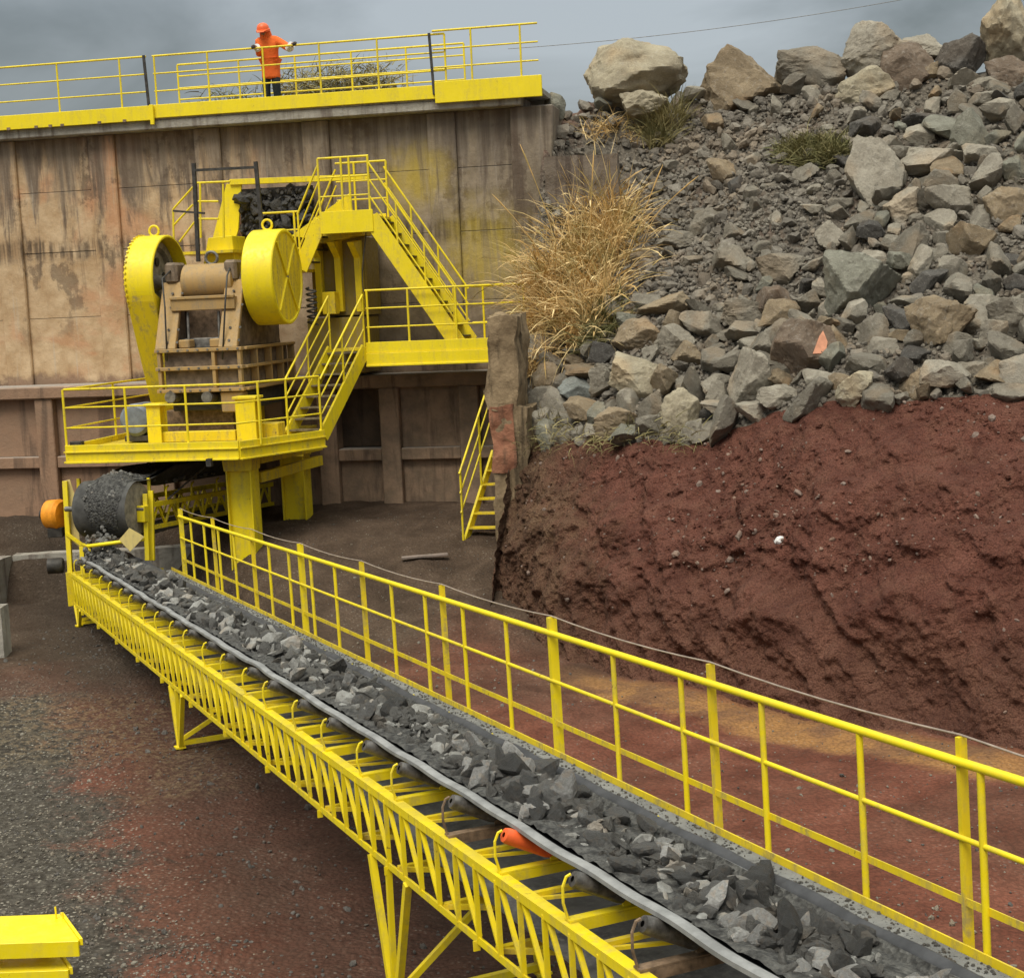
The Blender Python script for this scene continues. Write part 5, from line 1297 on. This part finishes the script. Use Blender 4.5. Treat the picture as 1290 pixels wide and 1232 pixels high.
blades('grass_clump', 3500, from_px(PXB, .22), d_tuft, lambda r: r.uniform(.5, 1.5) * (1.35 if r.random() < .12 else 1), .010, .34, STRAW, 'large shaggy clump of dry straw coloured grass behind the concrete pillar', 'grass', 11, head=.010)
blades('grass_clump', 420, from_px([(760, 430), (775, 415), (765, 400), (750, 440)], .12), lambda r, b: V((r.gauss(0, .7), r.gauss(-.4, .4), r.uniform(0, 1))), lambda r: r.uniform(.35, .8), .013, .3, GREENB, 'small green weed low in the dry straw clump', 'weed', 12)
blades('grass_clump', 520, from_px([(672, 470), (668, 440), (672, 420), (690, 455)], .12), lambda r, b: V((r.gauss(0, .5), r.gauss(-.5, .3), r.uniform(-.2, 1))), lambda r: r.uniform(.3, .9), .009, .4, STRAW, 'thin dry grass hanging over the side of the concrete pillar', 'grass', 13)
blades('grass_clump', 560, from_px([(825, 172), (840, 165), (850, 160), (830, 185)], .14), lambda r, b: V((r.gauss(0, .5), r.gauss(-.3, .3), r.uniform(.3, 1.2))), lambda r: r.uniform(.4, 1.0), .011, .3, OLIVE, 'olive dry tuft at the foot of the pale skyline boulder', 'grass', 14)
blades('shrub', 3800, from_px([(1000, 195), (1020, 190), (1040, 190), (1060, 195), (1030, 205), (1010, 205), (1050, 205)], .16), lambda r, b: V((r.gauss(0, .8), r.gauss(-.3, .5), r.uniform(0, 1.1))), lambda r: r.uniform(.12, .5), .009, .15, GREENB, 'dull green low bush halfway up the rubble slope', 'bush', 15)
blades('grass_clump', 170, from_px([(760, 170), (745, 178), (775, 165), (790, 180)], .2), lambda r, b: V((r.gauss(0, .7), r.gauss(-.3, .3), r.uniform(.1, 1))), lambda r: r.uniform(.3, .8), .009, .35, STRAW, 'sparse dry grass on the red soil above the return wall', 'grass', 16)
blades('bank_grass', 900, from_px([(690, 556), (720, 552), (760, 556), (800, 552), (840, 548), (870, 556), (705, 530)], .25), lambda r, b: V((r.gauss(0, .7), r.gauss(-.5, .3), r.uniform(-.3, .8))), lambda r: r.uniform(.12, .4), .007, .4, OLIVE, 'short dry grass along the lip of the earth bank', 'grass', 17, kind='stuff')
for i, (u0_, v0_, u1_, v1_) in enumerate(((742, 330, 748, 190), (800, 300, 880, 222), (790, 330, 835, 208), (700, 300, 655, 182), (690, 330, 620, 245))):
    a, b_ = onD(u0_, v0_, 27.3), onD(u1_, v1_, 27.2)
    single('dry_stalk', MB().path([a.lerp(b_, t) + V((0, 0, .06 * math.sin(t * 3.1))) for t in (0, .3, .6, .85, 1)], [.010, .009, .008, .016, .004], 6), STRAW, Matrix.Translation(a), ('long dry stalk rising straight up from the straw clump', 'long pale stalk leaning far right over the rubble', 'pale stalk leaning right, shorter than its neighbour over the rubble', 'dry stalk leaning left in front of the wall end pilaster', 'dry stalk leaning far left towards the upper stair')[i], 'stalk', smooth=2)
# weeds seen through the walkway railings, standing on the upper yard
def yard(u, v, y): x, z = LP(u, v, y); p = LF @ V((x, y, z)); return p
for nm_, us_, lb, sd in (('shrub', range(362, 492, 6), 'brownish green scrub seen through the walkway railing right of the person', 21), ('shrub', range(275, 320, 8), 'low scrub seen through the walkway railing left of the person', 22)):
    bs = [yard(u, 118, 6.0) for u in us_]
    for b_ in bs: b_.z = 10.0
    blades(nm_, 7000 if sd == 21 else 1200, (lambda bs: (lambda r: r.choice(bs) + V((r.gauss(0, .3), r.gauss(0, .4), r.uniform(0, 1) * (1.75 if sd == 21 else 1.35) * r.uniform(.6, 1)))))(bs), lambda r, b: V((r.gauss(0, .8), r.gauss(0, .8), r.uniform(0, 1))), lambda r: r.uniform(.12, .42), .013, .2, OLIVE if sd == 21 else GREENB, lb, 'bush', sd)

# ------------------------------------------------------------------ odds and ends
single('low_wall', rough(0, 4.2, 0, .35, 0, .86, .012, 5, 14), LOWC, Matrix.Translation(onZ(20, 752, 0) + V((0, 0, -.02))) @ Matrix.Rotation(.06, 4, 'Z'), 'low grey concrete kerb wall behind the start of the long conveyor', 'wall', frame=Matrix.Translation(onZ(20, 752, 0)) @ Matrix.Rotation(.06, 4, 'Z'), smooth=.7)
p0, p1 = onZ(20, 752, 0), onZ(-60, 790, 0); dd = p1 - p0; aa = math.atan2(dd.y, dd.x)
fm_ = Matrix.Translation(p0) @ Matrix.Rotation(aa, 4, 'Z')
single('low_wall', rough(.0, dd.length, -.3, -.02, -.05, .87, .012, 6, 14), LOWC, fm_, 'low grey concrete wall running out of view at the left edge', 'wall', frame=fm_, smooth=.7)
p0 = onZ(-6, 828, 0); fm_ = Matrix.Translation(p0)
single('concrete_block', rough(-.5, .16, 0, .4, -.05, .84, .015, 9, 8), LOWC, fm_, 'upright pale concrete block at the left edge', 'block', frame=fm_, smooth=.7)
for (u, v, a, L, lb) in ((535, 700, .1, .85, 'short grey plank lying on the dark floor near the foot stair'), (470, 790, -.5, .9, 'thin plank lying askew behind the middle of the conveyor fence'), (500, 812, .5, .6, 'broken board in the litter behind the conveyor fence'), (640, 855, .15, .7, 'weathered board at the foot of the earth bank behind the fence')):
    p = onZ(u, v, 1.05); p.z = ground_z(p.x, p.y) + .07; fm_ = Matrix.Translation(p) @ Matrix.Rotation(a, 4, 'Z')
    single('plank', MB().beam((-L / 2, 0, 0), (L / 2, 0, .02), .12, .04), WOOD, fm_, lb, 'plank', frame=fm_, bev=.005)
p = cast(983, 680); 
if p is not None:
    g = rock_geo(77, 2, 7, .1, (1, .7, .5)); m = MB().add([v * .10 + p for v in g[0]], g[1]); single('white_stone', m, WHITE, Matrix.Translation(p), 'single white stone in the middle of the red earth bank', 'stone')
# yellow steel at the near left corner: stacked flanged trays
D0 = 12.6
ys_ = thing('steel_stack', 'bright yellow flanged steel frame stacked at the lower left corner', 'steel frame', Matrix.Translation(onD(20, 1225, D0)))
b0_ = onD(76, 1153, D0); b1_ = onD(100, 1187, D0 - .55)
ex_ = (b1_ - b0_); ex_.z = 0; lft = V((-1, .02, 0))
def tray(name, dz, k, t):
    a = b0_ + V((0, 0, dz)) + lft * k; e = a + ex_; poly_ = [a, e, e + lft * 2.4, a + lft * 2.4]
    m = MB().prism(poly_, (0, 0, .015)); 
    m.prism([e + V((0, -.001, .02)), e + lft * 2.4 + V((0, -.001, .02)), e + lft * 2.4 + V((0, -.03, .02)), e + V((0, -.03, .02))], (0, 0, -t)); m.prism([a + V((.001, 0, .03)), e + V((.001, 0, .03)), e + V((.03, 0, .03)), a + V((.03, 0, .03))], (0, 0, -.06))
    m.build(name, YELB, ys_, ID, .003)
tray('top_tray', 0, 0, .13); tray('middle_tray', -.24, .10, .10); tray('lower_tray', -.44, .16, .10)
m = MB(); 
for k in (.1, .45): a = b0_ + ex_ * k + V((.02, 0, -.62)) + lft * .22; m.beam(a, a + V((0, 0, .6)), .10, .05, (1, 0, 0))
m.build('upright', YEL2, ys_, ID, .003)
for du in (0, 9):
    a = onD(71 + du, 1158 + du * .8, D0 - .1); MB().tube(a, a + V((0, 0, .11)), .008).build('pin', YEL, ys_, ID)
# power line across the sky
pA, pB = onD(640, 62, 90), onD(1200, -12, 90)
single('power_line', MB().path([pA.lerp(pB, t) - V((0, 0, 1.2 * 4 * t * (1 - t) * .35)) for t in [i / 20 for i in range(21)]], .018, 6), STEEL, Matrix.Translation(pA), 'thin dark overhead line crossing the grey sky above the rock pile', 'power line')

# ------------------------------------------------------------------ light, sky, camera
SUN_EL, SUN_AZ = math.radians(58), math.radians(205)      # azimuth clockwise from +Y
wd = bpy.data.worlds.new('World'); scene.world = wd; wd.use_nodes = True; t = wd.node_tree; t.nodes.clear()
N = t.nodes.new
out = N('ShaderNodeOutputWorld'); bg = N('ShaderNodeBackground'); sky = N('ShaderNodeTexSky'); sky.sky_type = 'NISHITA'; sky.sun_disc = False
sky.sun_elevation = SUN_EL; sky.sun_rotation = SUN_AZ; sky.air_density = 1.6; sky.dust_density = 3.
tc = N('ShaderNodeTexCoord'); mp = N('ShaderNodeMapping'); mp.inputs['Scale'].default_value = (1, 1, 2.6)
n1 = N('ShaderNodeTexNoise'); n1.inputs['Scale'].default_value = 3.2; n1.inputs['Detail'].default_value = 6; n1.inputs['Roughness'].default_value = .52; n1.inputs['Distortion'].default_value = .5
t.links.new(tc.outputs['Generated'], mp.inputs[0]); t.links.new(mp.outputs[0], n1.inputs['Vector'])
rp = N('ShaderNodeValToRGB'); e = rp.color_ramp.elements; e[0].position = .36; e[0].color = (1.0, 1.13, 1.22, 1); e[1].position = .66; e[1].color = (2.6, 2.85, 3.1, 1)
t.links.new(n1.outputs[0], rp.inputs[0])
mx = N('ShaderNodeMix'); mx.data_type = 'RGBA'; mx.inputs[0].default_value = .88
t.links.new(sky.outputs[0], mx.inputs[6])
# brighter towards the zenith, as under thick cloud
sp_ = N('ShaderNodeSeparateXYZ'); t.links.new(tc.outputs['Generated'], sp_.inputs[0])
mr = N('ShaderNodeMapRange'); mr.inputs[1].default_value = .25; mr.inputs[2].default_value = .9; mr.inputs[3].default_value = 1.0; mr.inputs[4].default_value = 4.0
t.links.new(sp_.outputs[2], mr.inputs[0])
mc = N('ShaderNodeMix'); mc.data_type = 'RGBA'; mc.inputs[6].default_value = (1, 1, 1, 1); mc.inputs[7].default_value = (5.2, 4.9, 4.15, 1); mr.inputs[3].default_value = 0; mr.inputs[4].default_value = 1; t.links.new(mr.outputs[0], mc.inputs[0])
vm = N('ShaderNodeVectorMath'); vm.operation = 'MULTIPLY'; t.links.new(rp.outputs[0], vm.inputs[0]); t.links.new(mc.outputs[2], vm.inputs[1])
t.links.new(vm.outputs[0], mx.inputs[7]); t.links.new(mx.outputs[2], bg.inputs[0]); bg.inputs[1].default_value = .095
t.links.new(bg.outputs[0], out.inputs[0])
sl = bpy.data.lights.new('sun', 'SUN'); sl.energy = 1.5; sl.angle = math.radians(30); sl.color = (1, .94, .83)
so = bpy.data.objects.new('sun', sl); COL.objects.link(so)
sd = V((math.sin(SUN_AZ) * math.cos(SUN_EL), math.cos(SUN_AZ) * math.cos(SUN_EL), math.sin(SUN_EL)))
so.rotation_euler = sd.to_track_quat('Z', 'Y').to_euler()

cam = bpy.data.cameras.new('camera'); co = bpy.data.objects.new('camera', cam); COL.objects.link(co)
cam.sensor_fit = 'HORIZONTAL'; cam.sensor_width = 36; cam.lens = 36 * F / 1290; cam.clip_end = 3000; cam.clip_start = .1
co.matrix_world = Matrix(((rt.x, up.x, -fw.x, 0), (rt.y, up.y, -fw.y, 0), (rt.z, up.z, -fw.z, EZ), (0, 0, 0, 1)))
scene.camera = co
vs = scene.view_settings; vs.view_transform = 'Standard'; vs.look = 'None'; vs.exposure = .85; vs.gamma = 1
scene.render.film_transparent = False
